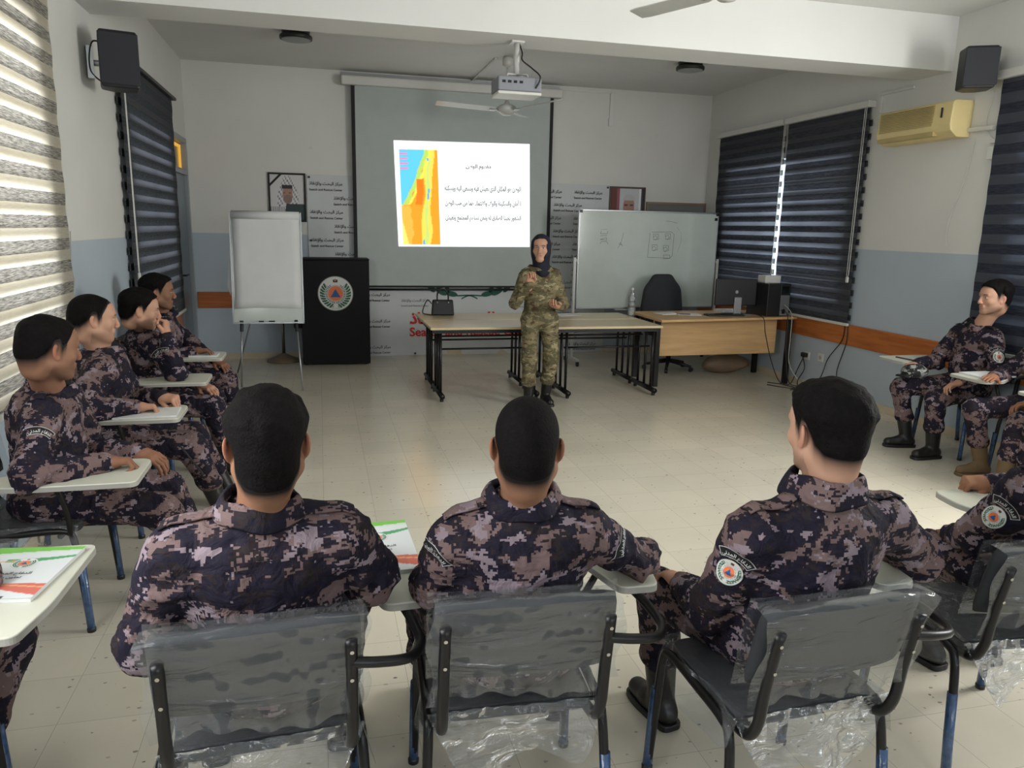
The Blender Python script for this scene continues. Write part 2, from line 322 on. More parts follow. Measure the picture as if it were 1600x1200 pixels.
MT['blindL'] = mat_blind('zebra_blind_left', rgb(96, 94, 90), rgb(186, 182, 172), rgb(228, 222, 206), .128, .52, .30, .60, .75)
MT['blindF'] = mat_blind('zebra_blind_left_far', rgb(62, 66, 70), rgb(88, 92, 96), rgb(104, 104, 108), .128, .58, .10, .40, .75)
MT['blindR'] = mat_blind('zebra_blind_right', rgb(52, 54, 60), rgb(84, 86, 92), rgb(100, 102, 107), .115, .58, .10, .42, .8)
MT['blindR2'] = mat_blind('zebra_blind_right_near', rgb(44, 48, 58), rgb(66, 70, 80), rgb(86, 90, 100), .155, .5, .1, .3, .8)
MT['glass'] = mat_film('window_glass', tint=(.95, .97, 1.), haze=.02, gloss=.1, bs=0.)
MT['bottle'] = mat_film('bottle_plastic', tint=(.93, .96, .96), haze=.1, gloss=.4, bscale=30, bs=.3)
MT['bag'] = plain('brown_plastic_sack', rgb(128, 108, 88), .5, var=.15, bump=.8, bscale=12)
def emis(name, col, st):
    m, nt, b = new_mat(name); b.inputs['Base Color'].default_value = (0, 0, 0, 1); b.inputs['Emission Color'].default_value = col; b.inputs['Emission Strength'].default_value = st; return m
MT['slidewhite'] = emis('projected_white', (.97, 1., 1., 1), 1.45)
MT['slideink'] = emis('projected_ink', rgb(44, 46, 56), .8)
MT['slidemap'] = mat_vcol('projected_map', .8, emit=1.15)
MT['lampgel'] = plain('opal_diffuser', rgb(150, 154, 156), .5)
# ------------------------------------------------------------------ lettering
AF = {'ا':'FE8D FE8E','أ':'FE83 FE84','إ':'FE87 FE88','ب':'FE8F FE90 FE91 FE92','ت':'FE95 FE96 FE97 FE98','ة':'FE93 FE94','ث':'FE99 FE9A FE9B FE9C','ج':'FE9D FE9E FE9F FEA0','ح':'FEA1 FEA2 FEA3 FEA4','خ':'FEA5 FEA6 FEA7 FEA8','د':'FEA9 FEAA','ذ':'FEAB FEAC','ر':'FEAD FEAE','ز':'FEAF FEB0','س':'FEB1 FEB2 FEB3 FEB4','ش':'FEB5 FEB6 FEB7 FEB8','ص':'FEB9 FEBA FEBB FEBC','ض':'FEBD FEBE FEBF FEC0','ط':'FEC1 FEC2 FEC3 FEC4','ع':'FEC9 FECA FECB FECC','ف':'FED1 FED2 FED3 FED4','ق':'FED5 FED6 FED7 FED8','ك':'FED9 FEDA FEDB FEDC','ل':'FEDD FEDE FEDF FEE0','م':'FEE1 FEE2 FEE3 FEE4','ن':'FEE5 FEE6 FEE7 FEE8','ه':'FEE9 FEEA FEEB FEEC','و':'FEED FEEE','ي':'FEF1 FEF2 FEF3 FEF4','ى':'FEEF FEF0'}
AF = {k: [chr(int(x, 16)) for x in v.split()] for k, v in AF.items()}
def ar(s):
    out = []; i = 0; prev = False
    while i < len(s):
        c = s[i]; n = s[i+1] if i+1 < len(s) else ' '
        if c == 'ل' and n in 'اأإ':
            out.append(chr({'ا':0xFEFB,'أ':0xFEF7,'إ':0xFEF9}[n]+(1 if prev else 0))); prev = False; i += 2; continue
        f = AF.get(c)
        if not f: out.append(c); prev = False; i += 1; continue
        nj = n in AF and len(f) == 4
        out.append(f[(3 if prev else 2) if nj else (1 if prev else 0)]); prev = nj; i += 1
    return ''.join(reversed(out))
_tc = {}
def text_geo(body, bold=0.):
    if (body, bold) in _tc: return _tc[(body, bold)]
    c = bpy.data.curves.new('lettering', 'FONT'); c.body = body; c.offset = bold; c.resolution_u = 3
    o = bpy.data.objects.new('lettering', c); COL.objects.link(o); bpy.context.view_layer.update()
    me = bpy.data.meshes.new_from_object(o.evaluated_get(bpy.context.evaluated_depsgraph_get()))
    V = np.array([v.co[:] for v in me.vertices]) if len(me.vertices) else np.zeros((1, 3)); Fc = [tuple(p.vertices) for p in me.polygons]
    bpy.data.objects.remove(o); bpy.data.curves.remove(c); bpy.data.meshes.remove(me)
    V = V[:, :2]-np.array([V[:, 0].min(), 0]); _tc[(body, bold)] = (V, Fc); return V, Fc
class TX:                                          # collects lettering on a vertical plane facing -Y
    def __init__(s, y): s.y = y; s.v = []; s.f = []
    def put(s, body, x, z, w=None, h=None, bold=0., right=False):
        V, Fc = text_geo(body, bold); sc = (w/V[:, 0].max()) if w else h; n = len(s.v); x0 = x-(V[:, 0].max()*sc if right else 0)
        for a, b in V: s.v.append((x0+a*sc, s.y, z+b*sc))
        for f in Fc: s.f.append(tuple(i+n for i in f))
    def build(s, name, mat, parent): return raw(name, s.v, s.f, mat, parent)
# ------------------------------------------------------------------ the round emblem (white disc, laurel, orange disc with blue triangle)
def emblem_cols(U, V):
    n = len(U); C = np.tile(np.array(rgb(222, 224, 220)[:3]), (n, 1)); R = np.hypot(U, V); A = np.arctan2(U, V)     # A: 0 at the top
    def put(mask, c): C[mask] = np.array(rgb(*c)[:3])
    put(R > .965, (120, 135, 122))
    a = np.abs(A); base = pi*.98; t = (a-.72)/(base-.72)                                # laurel from low centre up both sides
    leaf = (np.abs(np.sin(a*15+(R-.72)*9)) > .42) & (R > .60) & (R < .87) & (a > .8) & (a < 2.95); put(leaf, (38, 96, 74))
    put((np.abs(R-.735) < .012) & (a > .8) & (a < 3.0), (30, 80, 62))
    put((np.abs(R-.565) < .012) & (a > .45), (90, 120, 110)); put((np.abs(R-.46) < .008), (120, 140, 130))
    tick = (R > .475) & (R < .55) & (a > .5) & (np.sin(a*34) > .1); put(tick, (80, 100, 96))
    put(R < .43, (232, 128, 84))
    tri = (V > -.21) & (V < .27-np.abs(U)*1.72); put(tri, (44, 92, 150))
    e = (np.abs(U) < .13*(1-.35*np.clip((V-.66)/.18, 0, 1)*0)) & (V > .64) & (V < .80) & ~((np.abs(U) < .045) & (V > .72)) ; put(e, (30, 34, 32))
    put((np.abs(U) < .03) & (V > .66) & (V < .83), (150, 40, 40)); put((np.abs(U) < .2) & (V < -.8) & (V > -.9), (206, 208, 204))
    return C
def disc_geo(nr=40, na=96):
    V = [(0., 0.)]; Fc = []
    for i in range(1, nr+1):
        for k in range(na): q = 2*pi*k/na; V.append((i/nr*cos(q), i/nr*sin(q)))
    for k in range(na): Fc.append((0, 1+k, 1+(k+1) % na))
    for i in range(nr-1):
        for k in range(na): a = 1+i*na; b = a+na; Fc.append((a+k, b+k, b+(k+1) % na, a+(k+1) % na))
    return np.array(V), Fc
# ------------------------------------------------------------------ room shell
XL, XR, YB, YF, ZC, ZF = -1.5, 5.31, 10.04, -2.8, 3.53, 0.
def struct(o, k='structure'): o['kind'] = k; return o
struct(box('floor', MT['floor'], None, XL-.2, XR+.2, YF-.2, YB+.2, -.12, 0)); struct(box('ceiling', MT['ceil'], None, XL-.2, XR+.2, YF-.2, YB+.2, ZC, ZC+.15))
struct(box('trim_1', MT['ceil'], None, XL, XR, 5.80, 6.22, 3.09, ZC-.001))
def wall(name, axis, c0, c1, a0, a1, holes):
    mb = MB(); cuts = sorted({a0, a1} | {h[0] for h in holes} | {h[1] for h in holes})
    for p, q in zip(cuts, cuts[1:]):
        zs = [(h[2], h[3]) for h in holes if h[0] <= p and h[1] >= q]; z = 0.
        for lo, hi in sorted(zs)+[(ZC, ZC)]:
            if lo > z: mb.box(*((c0, c1, p, q) if axis == 'x' else (p, q, c0, c1)), z, lo)
            z = hi
    return struct(mb.build(name, MT['wall']))
wall('wall_left', 'x', XL-.2, XL, YF-.2, YB+.2, [(2.9, 4.9, .9, 2.75), (7.0, 8.75, .95, 2.62), (.4, 2.0, 1.2, 2.7), (9.02, 9.96, .0, 2.64)])  # the unglazed opening near the camera is unseen, added for the fill lamp
wall('wall_right', 'x', XR, XR+.2, YF-.2, YB+.2, [(6.98, 9.4, .95, 2.56), (3.95, 4.95, .95, 2.56), (1.4, 3.3, 1.2, 2.6)])  # the opening without a window is out of view, added to let fill in
wall('wall_back', 'y', YB, YB+.2, XL, XR, []); wall('wall_front', 'y', YF-.2, YF, XL, XR, [(.25, 1.75, 1.2, 2.7), (3.25, 4.75, 1.2, 2.7)])
def window(n, axis, c, a0, a1, z0, z1, mull=1):
    r = thing('window_%d' % n, (0, 0, 0)); struct(r); f = MB(); d = .03
    def bb(p, q, u, v): f.box(*((c-d, c+d, p, q) if axis == 'x' else (p, q, c-d, c+d)), u, v)
    bb(a0, a1, z0, z0+.05); bb(a0, a1, z1-.05, z1); bb(a0, a0+.05, z0, z1); bb(a1-.05, a1, z0, z1)
    for k in range(mull): m = a0+(a1-a0)*(k+1)/(mull+1); bb(m-.03, m+.03, z0, z1)
    f.build('window_frame', MT['whitemetal'], r)
    g = MB(); g.box(*((c-.004, c+.004, a0+.05, a1-.05) if axis == 'x' else (a0+.05, a1-.05, c-.004, c+.004)), z0+.05, z1-.05); g.build('pane', MT['glass'], r)
window(1, 'x', XL-.14, 2.9, 4.9, .9, 2.75); window(2, 'x', XL-.14, 7.0, 8.75, .95, 2.62); window(3, 'x', XR+.14, 6.98, 9.4, .95, 2.56, 2); window(4, 'x', XR+.14, 3.95, 4.95, .95, 2.56)
# door with its yellowish transom pane
r = thing('door_1', (XL, 9.49, 0)); struct(r)
f = MB()
for y0, y1, z0, z1 in ((-.47, -.41, 0, 2.64), (.41, .47, 0, 2.64), (-.41, .41, 2.58, 2.64), (-.41, .41, 2.22, 2.28)): f.box(-.10, .02, y0, y1, z0, z1)
f.build('door_frame', MT['doorframe'], r, bevel=.004)
p = MB().box(-.07, -.02, -.41, .41, .01, 2.22).build('door_panel', MT['door'], r, bevel=.003)
h = MB(); h.box(-.02, .0, -.36, -.31, .93, 1.19); h.tube([(0, -.335, 1.1), (.05, -.335, 1.1), (.055, -.31, 1.1), (.055, -.19, 1.1)], .011); h.build('door_handle', MT['black'], p, bevel=.003)
h = MB(); h.lathe([(.012, 0), (.012, .01)], seg=12); 
g = MB().box(-.06, -.05, -.41, .41, 2.28, 2.58).build('transom_pane', plain('amber_glass', rgb(150, 142, 112), .12, spec=.7), r)
MB().box(-.05, -.035, .30, .38, 2.30, 2.56).box(-.05, -.035, -.41, .38, 2.53, 2.56).build('amber_glow', emis('amber_glow_paint', rgb(255, 190, 70), .8), g)  # amber glow on the pane, put in as emissive strips
MB().box(-.05, -.035, -.40, -.30, 2.34, 2.50).build('daylight_glow', emis('painted_daylight', (1, .96, .85, 1), 1.6), g)  # daylight at the pane, put in as a glowing patch
# skirting and wooden rails on the walls
def rails():
    struct(box('baseboard_back', MT['tile'], None, XL, XR, YB-.012, YB, 0, .075)); struct(box('baseboard_left', MT['tile'], None, XL, XL+.012, YF, 9.0, 0, .075))
    struct(box('baseboard_right', MT['tile'], None, XR-.012, XR, YF, YB-.012, 0, .075))
    struct(box('trim_2', MT['railx'], None, XL+.03, -.13, YB-.022, YB, .645, .845, .004)); struct(box('trim_3', MT['railx'], None, 3.86, XR, YB-.022, YB, .645, .845, .004))
    struct(box('trim_4', MT['rail'], None, XR-.022, XR, .3, YB-.022, .575, .79, .004)); struct(box('trim_5', MT['rail'], None, XL, XL+.022, 5.3, 8.98, .565, .72, .004))
rails()
# ------------------------------------------------------------------ blinds
def blind(label, x, y0, y1, z0, z1, mat, side, chain_y=None, group=None, cass=.06):
    r = thing('zebra_blind', (x, (y0+y1)/2, z0), 0, label, 'window blind'); s = side; V = []; Fc = []; hl = (y1-y0)/2; H = z1-z0
    for lay, (dx, inset) in enumerate(((.045, 0.),)):
        b = len(V); nz = 60; ny = 2
        for i in range(nz+1):
            for j in range(ny): V.append((s*(dx+.003*sin(i*.9)), -hl+.01+inset*0+(2*hl-.02)*j, H*i/nz))
        for i in range(nz): Fc.append((b+2*i, b+2*i+1, b+2*i+3, b+2*i+2))
    raw('blind_fabric', V, Fc[:60], mat, r)
    # back layer's woven bands show as dark tabs past the front layer
    t = MB(); k = 0
    while k*.128 < H-.1: t.box(min(s*.018, s*.02), max(s*.018, s*.02), -hl, hl, k*.128+.03, k*.128+.09); k += 1
    t.build('back_layer', mat, r)
    c = MB().box(min(0, s*.09), max(0, s*.09), -hl-.01, hl+.01, H-.005, H+cass); c.build('head_rail', MT['white'] if cass > .03 else MT['black'], r, bevel=.006)
    MB().box(min(s*.03, s*.06), max(s*.03, s*.06), -hl, hl, -.025, .004).build('bottom_bar', MT['white'], r, bevel=.004)
    if chain_y is not None:
        yy = chain_y-(y0+y1)/2; zb = 1.25-z0
        MB().tube([(s*.075, yy-.012, H), (s*.08, yy-.014, zb+.05), (s*.082, yy, zb), (s*.08, yy+.014, zb+.05), (s*.075, yy+.012, H)], .0035, 6).build('bead_chain', MT['whitemetal'], r)
        MB().box(min(s*.07, s*.09), max(s*.07, s*.09), yy-.018, yy+.018, zb-.03, zb+.03).build('chain_weight', MT['white'], r, bevel=.008)
    return r
blind('backlit grey and cream striped blind at the left edge, nearest on the left wall', XL, 2.85, 5.15, .80, 2.97, MT['blindL'], 1)
blind('dark grey striped blind on the left wall between the speaker and the door', XL, 6.72, 8.99, .75, 2.93, MT['blindF'], 1, 6.74, cass=.025)
blind('charcoal striped blind in the back right corner, behind the desktop computer', XR, 8.17, 9.66, .80, 2.93, MT['blindR'], -1, 8.12)
blind('wide charcoal striped blind on the right wall beside the yellowed air conditioner', XR, 6.72, 8.10, .80, 2.93, MT['blindR'], -1, 6.76)
blind('dark navy striped blind at the right edge, behind the seated man in profile', XR, 3.7, 5.23, .80, 2.93, MT['blindR2'], -1)
# ------------------------------------------------------------------ ceiling fittings
def lamp(x, y, label):
    r = thing('ceiling_lamp', (x, y, ZC), 0, label, 'ceiling lamp', 'round ceiling lamps')
    MB().lathe([(.13, -.03), (.135, 0)], seg=36).build('mounting_base', MT['black'], r)
    MB().lathe([(.142, -.085), (.155, -.08), (.157, -.055), (.15, -.045), (.135, -.045)], seg=40).build('rim', MT['black'], r, True)
    MB().lathe([(.0, -.094), (.08, -.0925), (.13, -.088), (.143, -.082), (.143, -.07), (.0, -.07)], seg=40).build('diffuser', MT['lampgel'], r, True)
lamp(-.163, 8.2, 'round black-rimmed ceiling lamp left of the projector, over the flip chart'); lamp(4.04, 8.2, 'round black-rimmed ceiling lamp right of the projector, over the whiteboard')
def fan(x, y, zh, a0, label):
    r = thing('ceiling_fan', (x, y, ZC), 0, label, 'ceiling fan'); d = zh-ZC
    MB().lathe([(.02, -.11), (.055, -.09), (.06, -.03), (.045, 0)], seg=24).build('canopy', MT['whitemetal'], r, True)
    MB().tube([(0, 0, -.1), (0, 0, d+.05)], .011).build('downrod', MT['whitemetal'], r, True)
    MB().lathe([(.0, d-.06), (.05, d-.055), (.085, d-.03), (.115, d-.01), (.118, d+.02), (.08, d+.05), (.03, d+.065), (.02, d+.10)], seg=32).build('motor_housing', MT['whitemetal'], r, True)
    for k in range(3):
        a = a0+k*2*pi/3; V = []; Fc = []; n = 10
        for lay in (0, 1):
            for i in range(n+1):
                t = i/n; R = .13+.66*t; w = (.028 if i == 0 else .055+.016*t) if i < n else .055; dz = -.02*sin(t*pi)*0+.03*t+(.004 if lay else -.004)
                for j in (-1, 1): V.append((R, j*w, d+dz+j*.012))
        b = 2*(n+1)
        for i in range(n):
            Fc += [(2*i, 2*i+2, 2*i+3, 2*i+1), (b+2*i, b+2*i+1, b+2*i+3, b+2*i+2), (2*i, b+2*i, b+2*i+2, 2*i+2), (2*i+1, 2*i+3, b+2*i+3, b+2*i+1)]
        Fc += [(0, 1, b+1, b), (2*n, b+2*n, b+2*n+1, 2*n+1)]
        bl = raw('fan_blade', V, Fc, MT['whitemetal'], r); bl.rotation_euler = (0, 0, a)
        MB().box(.09, .2, -.015, .015, d-.012, d-.005).build('blade_bracket', MT['alu'], bl)
fan(2.06, 8.61, 2.975, pi, 'white three-bladed ceiling fan hanging between the projector and the screen')
fan(2.35, 4.35, 3.08, radians(109), 'white ceiling fan nearest the camera, one blade at the top edge')
# conduit along the ceiling from screen to fan
tag(MB().box(1.93, 1.96, 8.68, YB, ZC-.02, ZC).build('cable_conduit', MT['white'], bevel=.003), 'thin white conduit on the ceiling running from the wall to the far fan', 'conduit')
# projector
r = thing('projector', (1.51, 6.02, 3.09), 0, 'grey projector on a white pole mount under the ceiling beam', 'projector')
MB().box(-.17, .17, -.13, .13, -.375, -.27).build('projector_body', plain('projector_grey', rgb(128, 130, 138), .5), r, bevel=.012)
MB().box(-.172, .172, -.132, .132, -.40, -.376).build('base_cover', MT['white'], r, bevel=.01)
MB().lathe([(.035, 0), (.038, .03), (.03, .035)], seg=24).build('lens', MT['blackgloss'], r, True).matrix_local = Matrix.Translation((-.08, .13, -.33)) @ Matrix.Rotation(-pi/2, 4, 'X')
MB().box(-.05, .05, -.05, .05, -.012, 0).build('ceiling_plate', MT['whitemetal'], r)
MB().tube([(0, 0, -.01), (0, 0, -.235)], .022, 12).build('mount_pole', MT['whitemetal'], r, True)
m = MB()
for a in range(4): m.tube([(0, 0, -.235), (.11*cos(a*pi/2+.7), .09*sin(a*pi/2+.7), -.245), (.12*cos(a*pi/2+.7), .1*sin(a*pi/2+.7), -.275)], .008, 6)
m.build('mount_arms', MT['whitemetal'], r, True)
pn = MB()
for k in range(4): pn.box(-.14+k*.045, -.115+k*.045, -.134, -.129, -.32, -.302)
pn.build('port_panel', MT['blackgloss'], r)
MB().tube(curve_pts([(.02, .02, 0), (.035, -.03, -.08), (.03, -.06, -.14), (.10, -.09, -.2), (.15, -.15, -.27), (.12, -.135, -.35)]), .006, 6).build('power_cable', MT['black'], r, True)
# ------------------------------------------------------------------ projection screen
r = thing('projection_screen', (1.71, YB-.003, 0.88), 0, 'large pull-down projection screen with black side borders on the back wall', 'projection screen')
MB().box(-1.40, 1.40, -.16, -.03, 2.47, 2.58).build('screen_casing', MT['white'], r, bevel=.02); MB().box(-1.38, 1.38, -.03, 0, 2.5, 2.63).build('wall_bracket', MT['alu'], r)
MB().box(-1.24, 1.245, -.1, -.097, .03, 2.48).build('screen_surface', MT['screen'], r)
MB().box(-1.285, -1.24, -.101, -.096, .0, 2.48).box(1.245, 1.29, -.101, -.096, .0, 2.48).box(-1.285, 1.29, -.101, -.096, .03, .055).build('black_border', MT['ink'], r)
MB().tube([(-1.28, -.098, .005), (1.285, -.098, .005)], .014, 8).build('weight_bar', MT['black'], r, True)
V = [(-.777, -.104, 1.854), (.979, -.104, 1.888), (1.015, -.104, .572), (-.725, -.104, .554)]
sl = raw('projected_slide', V, [(3, 2, 1, 0)], MT['slidewhite'], r)
def sp(u, v): # slide-relative (0..1 right, 0..1 up)
    a = Vector(V[3]).lerp(Vector(V[2]), u); b = Vector(V[0]).lerp(Vector(V[1]), u); q = a.lerp(b, v); q.y = -.107; return q
G = []; Fc = []; cl = []; nx, ny = 44, 100
for j in range(ny+1):
    for i in range(nx+1):
        u, v = i/nx, j/ny; G.append(sp(.035+u*.275, .02+v*.90)); w = .06*sin(v*21)*.5+.02*sin(v*50+u*7)
        coast = .12+.62*max(0, v-.30)**.8*1.1+(.0 if v > .42 else -.3*(.42-v)*4); coast = .02+.62*min(1, max(0, (v-.42)/.55))**.8 if v > .42 else -.1
        rift = .62+.16*v+.02*sin(v*14); c = (250, 150, 40)
        if abs(u-rift) < .11+.03*sin(v*9): c = (240, 206, 84)
        if abs(u-rift) < .045+.015*sin(v*23): c = (188, 208, 112)
        if u < coast+.13+w and u > coast: c = (170, 205, 96)
        if v > .42 and coast+.13 < u < coast+.2: c = (246, 216, 84)
        if .42 < v < .70 and abs(u-rift+.22) < .09: c = (246, 118, 28)
        if v < .42 and u < .42-.6*abs(v-.2)-.1+w: c = (250, 172, 70)
        if v < .42 and (u+v*.6) < .16: c = (238, 222, 110)
        if u < coast+w*.3: c = (92, 190, 240)
        if abs(u-rift) < .022 and .48 < v < .60 or abs(u-.74) < .03 and .88 < v < .92 or abs(u-.56) < .035-.5*v and v < .06: c = (80, 160, 220)
        if v > .78 and u < .22 and (int(v*60) % 3 == 0): c = (214, 130, 170)
        cl.append([lin(x) for x in c])
for j in range(ny):
    for i in range(nx): a = j*(nx+1)+i; Fc.append((a, a+1, a+nx+2, a+nx+1))
raw('slide_map', G, Fc, MT['slidemap'], sl, cols=cl)
tv = []; tf = []
def sput(s, u0, u1, v, hmul=1.):
    T, F2 = text_geo(ar(s), .024); w = T[:, 0].max(); n = len(tv)
    for a, b in T: tv.append(sp(u0+(u1-u0)*a/w, v+b*(u1-u0)/w*1.32*hmul))
    for f in F2: tf.append(tuple(i+n for i in f))
    raw('slide_text', list(tv), list(tf), MT['slideink'], sl); tv.clear(); tf.clear()
sput('مفهوم الوطن', .515, .705, .76)
sput('الوطن هو المكان الذي نعيش فيه ونسعى اليه ويسكنه', .355, .93, .545, 1.7); sput('الأمان والسكينة والولاء والانتماء هما من حب الوطن', .355, .93, .405, 1.6); sput('الشعور بحبنا الصادق له ونحن نساهم المجتمع ونعيش', .355, .93, .265, 1.6)
# ------------------------------------------------------------------ vinyl banner across the back wall
r = thing('wall_banner', (0, YB, 0), 0, 'white vinyl banner with repeated Arabic and English lettering behind the screen', 'banner')
V = []; Fc = []; nx, nz = 60, 30
for lay in (0, 1):
    for j in range(nz+1):
        for i in range(nx+1):
            u, v = i/nx, j/nz; V.append((-.13+u*3.99, -.016-.004*sin(u*37+v*5)*(1-v)-.002*sin(v*17+u*9)+(.004 if lay else 0), .008+v*2.285+.01*sin(u*19)*(1-v)*.6))
m = (nx+1)*(nz+1)
for j in range(nz):
    for i in range(nx): a = j*(nx+1)+i; Fc += [(a, a+1, a+nx+2, a+nx+1), (m+a, m+a+nx+1, m+a+nx+2, m+a+1)]
raw('banner_sheet', V, Fc, MT['mural'], r, True)
ta = TX(-.026); arx = ar('مركز البحث والإنقاذ')
for row in range(14):
    z = 2.17-row*.172
    for c in range(8):
        x = -.10+(c*.575)+(.29 if row % 2 else 0)
        if x+.42 > 3.84: continue
        if x > .40 and x < 2.62 and z > .9: continue
        if .95 < x+.2 < 3.0 and z < .88: continue
        ta.put(arx, x, z, w=.40, bold=.012); ta.put('Seatch and Rescue Center', x+.0, z-.07, w=.40, bold=.016)
ta.build('small_lettering', MT['ink'], r)
tg = TX(-.026)
for x, z in ((1.02, .72), (2.5, .70)): tg.put(arx, x, z, w=.36, bold=.01); tg.put('Seatch and Rescue Center', x, z-.065, w=.36, bold=.01)
tg.build('faded_lettering', MT['greyink'], r)
tr = TX(-.027); tr.put(ar('للبحث والإنقاذ'), 1.13, .43, w=1.15, bold=.035); tr.put('Seatch and Rescue Center', 1.13, .262, w=1.75, bold=.022); tr.build('red_lettering', MT['red'], r)
g = MB()
for sx in (-1, 1):
    for q, (dx, dz, an, ln) in enumerate(((.12, -.05, .2, .16), (.26, -.02, .5, .17), (.40, .04, .9, .17), (.3, .06, .2, .15), (.18, .02, 1.2, .12))):
        cx, cz = 1.93+sx*(.12+dx), .87+dz; pts = []
        for k in range(14):
            t = 2*pi*k/14; a, b = ln*.5*cos(t), ln*.22*sin(t); aa = an*sx; pts.append((cx+a*cos(aa)-b*sin(aa), cz+a*sin(aa)+b*cos(aa)))
        n = len(g.v); g.v += [(x, -.027, z) for x, z in pts]; g.f.append(tuple(range(n, n+14)))
    st = curve_pts([(1.93-sx*.11, 0, .755), (1.93, 0, .80), (1.93+sx*.2, 0, .80), (1.93+sx*.34, 0, .86)])
    for a, b in zip(st, st[1:]):
        n = len(g.v); g.v += [(a.x, -.028, a.z-.009), (b.x, -.028, b.z-.009), (b.x, -.028, b.z+.009), (a.x, -.028, a.z+.009)]; g.f.append((n, n+1, n+2, n+3))
raw('laurel_print', g.v, g.f, MT['dgreen'], r)
pn = MB()
for x, z in ((-.10, 2.26), (3.83, 2.26), (-.10, 1.49), (1.2, .03)): pn.box(x-.012, x+.012, -.034, -.018, z-.012, z+.012)
pn.build('wall_pins', MT['black'], r)
# ------------------------------------------------------------------ framed portraits, notice board
def portrait(label, x0, x1, z0, z1, fn, ribbon, fmat):
    r = thing('framed_portrait', ((x0+x1)/2, YB, z0), 0, label, 'framed picture'); w = (x1-x0)/2; h = z1-z0; b = .022; f = MB()
    f.box(-w, w, -.03, 0, 0, b).box(-w, w, -.03, 0, h-b, h).box(-w, -w+b, -.03, 0, b, h-b).box(w-b, w, -.03, 0, b, h-b); f.build('picture_frame', fmat, r, bevel=.003)
    V = []; Fc = []; cl = []; n = 60
    for j in range(n+1):
        for i in range(n+1):
            u, v = i/n*2-1, j/n; V.append((u*(w-b), -.012, b+v*(h-2*b))); cl.append([lin(c) for c in fn(u, v)])
    for j in range(n):
        for i in range(n): a = j*(n+1)+i; Fc.append((a, a+1, a+n+2, a+n+1))
    raw('photograph', V, Fc, MT['vc'], r, cols=cl)
    if ribbon:
        g = MB(); g.v = [(-w+b, -.016, h-.13), (-w+b, -.016, h-.165), (-w+.165, -.016, h-b), (-w+.13, -.016, h-b)]; g.f = [(0, 1, 2, 3)]; g.build('mourning_ribbon', MT['ink'], r)
def pA(u, v):
    c = (206, 204, 204)
    if abs(u-.05) < .62-.9*(max(v-.55, 0)) and v < .98-.9*u*u and (abs(u) > .28 or v > .62): c = (214, 212, 214) if (int(u*14+40)+int(v*20)) % 3 else (120, 122, 130)
    if ((u-.02)/.30)**2+((v-.58)/.2)**2 < 1: c = (168, 128, 112)
    if ((u-.02)/.27)**2+((v-.46)/.1)**2 < 1: c = (132, 112, 106)
    if .69 < v < .77 and abs(u) < .33: c = (44, 44, 48)
    if v < .36 and u > -.15+.5*(v-.2): c = (48, 62, 66)
    if v < .3 and u <= -.15: c = (196, 196, 196) if int(u*16+30) % 2 else (150, 150, 156)
    if abs(v-.6) < .015 and .1 < abs(u) < .2: c = (60, 44, 40)
    return c
def pB(u, v):
    c = (196, 198, 202)
    if u < -.45: c = (104, 56, 44) if u < -.62 else (150, 84, 96)
    if ((u-.12)/.34)**2+((v-.62)/.23)**2 < 1: c = (170, 128, 116)
    if ((u-.12)/.36)**2+((v-.76)/.12)**2 < 1 and v > .74: c = (188, 188, 188)
    if v < .40-.5*abs(u-.12)**2 : c = (36, 40, 52)
    if v < .40 and abs(u-.12) < .1: c = (220, 220, 224)
    if abs(v-.64) < .02 and .06 < abs(u-.12) < .26: c = (60, 50, 50)
    if u > .72: c = (226, 228, 232) if u < .84 else (60, 58, 60)
    return c
portrait('black-framed portrait of a person in a patterned headscarf, black ribbon on its corner', -.588, -.143, 1.714, 2.30, pA, True, MT['ink'])
portrait('framed portrait of a grey-haired person in a suit, above the whiteboard', 3.857, 4.385, 1.62, 2.28, pB, False, plain('dark_brown_frame', rgb(62, 40, 32), .4))
r = thing('notice_board', (4.86, YB, 1.2), 0, 'wood-framed grey notice board mostly hidden behind the whiteboard', 'notice board')
MB().box(-.43, .43, -.02, 0, 0, .86).build('board_panel', plain('grey_felt', rgb(112, 114, 112), .9), r)
MB().box(-.45, .45, -.035, 0, .86, .89).box(-.45, .45, -.035, 0, -.03, 0).box(-.45, -.43, -.035, 0, 0, .86).box(.43, .45, -.035, 0, 0, .86).build('board_frame', plain('pale_wood_frame', rgb(132, 112, 92), .5), r, bevel=.003)
# surface conduit beside the screen
tag(MB().box(3.11, 3.83, YB-.02, YB, 3.47, 3.49).box(3.81, 3.85, YB-.02, YB, 3.14, 3.49).box(3.80, 3.86, YB-.025, YB, 3.06, 3.16).build('wall_conduit', MT['ceil'], bevel=.003), 'pale surface conduit dropping down the back wall right of the screen', 'conduit')
# ------------------------------------------------------------------ flip chart, lectern, pole
r = thing('flip_chart', (-.53, 8.2, 0), 0, 'white flip chart easel with a large blank pad, left of the black lectern', 'flip chart')
B = Matrix.Translation((0, .06, .70)) @ Matrix.Rotation(radians(-6), 4, 'X')
def put(o): o.matrix_local = B; return o
put(MB().box(-.345, .345, -.01, .012, -.02, 1.10).build('easel_board', MT['board'], r, bevel=.004)); f = MB().box(-.355, .355, -.016, .016, -.035, -.018).box(-.355, -.343, -.016, .016, -.035, 1.11).box(.343, .355, -.016, .016, -.035, 1.11); put(f.build('board_frame', MT['alu'], r))
V = []; Fc = []
for lay in (0, 1):
    for j in range(13):
        for i in range(9): u, v = i/8, j/12; V.append((-.325+u*.655, -.018-.008*lay-.006*sin(u*3+v*4), .12+v*.93+.012*(1-v)*sin(u*3)))
for j in range(12):
    for i in range(8): a = j*9+i; Fc += [(a, a+9, a+10, a+1), (117+a, 117+a+1, 117+a+10, 117+a+9)]
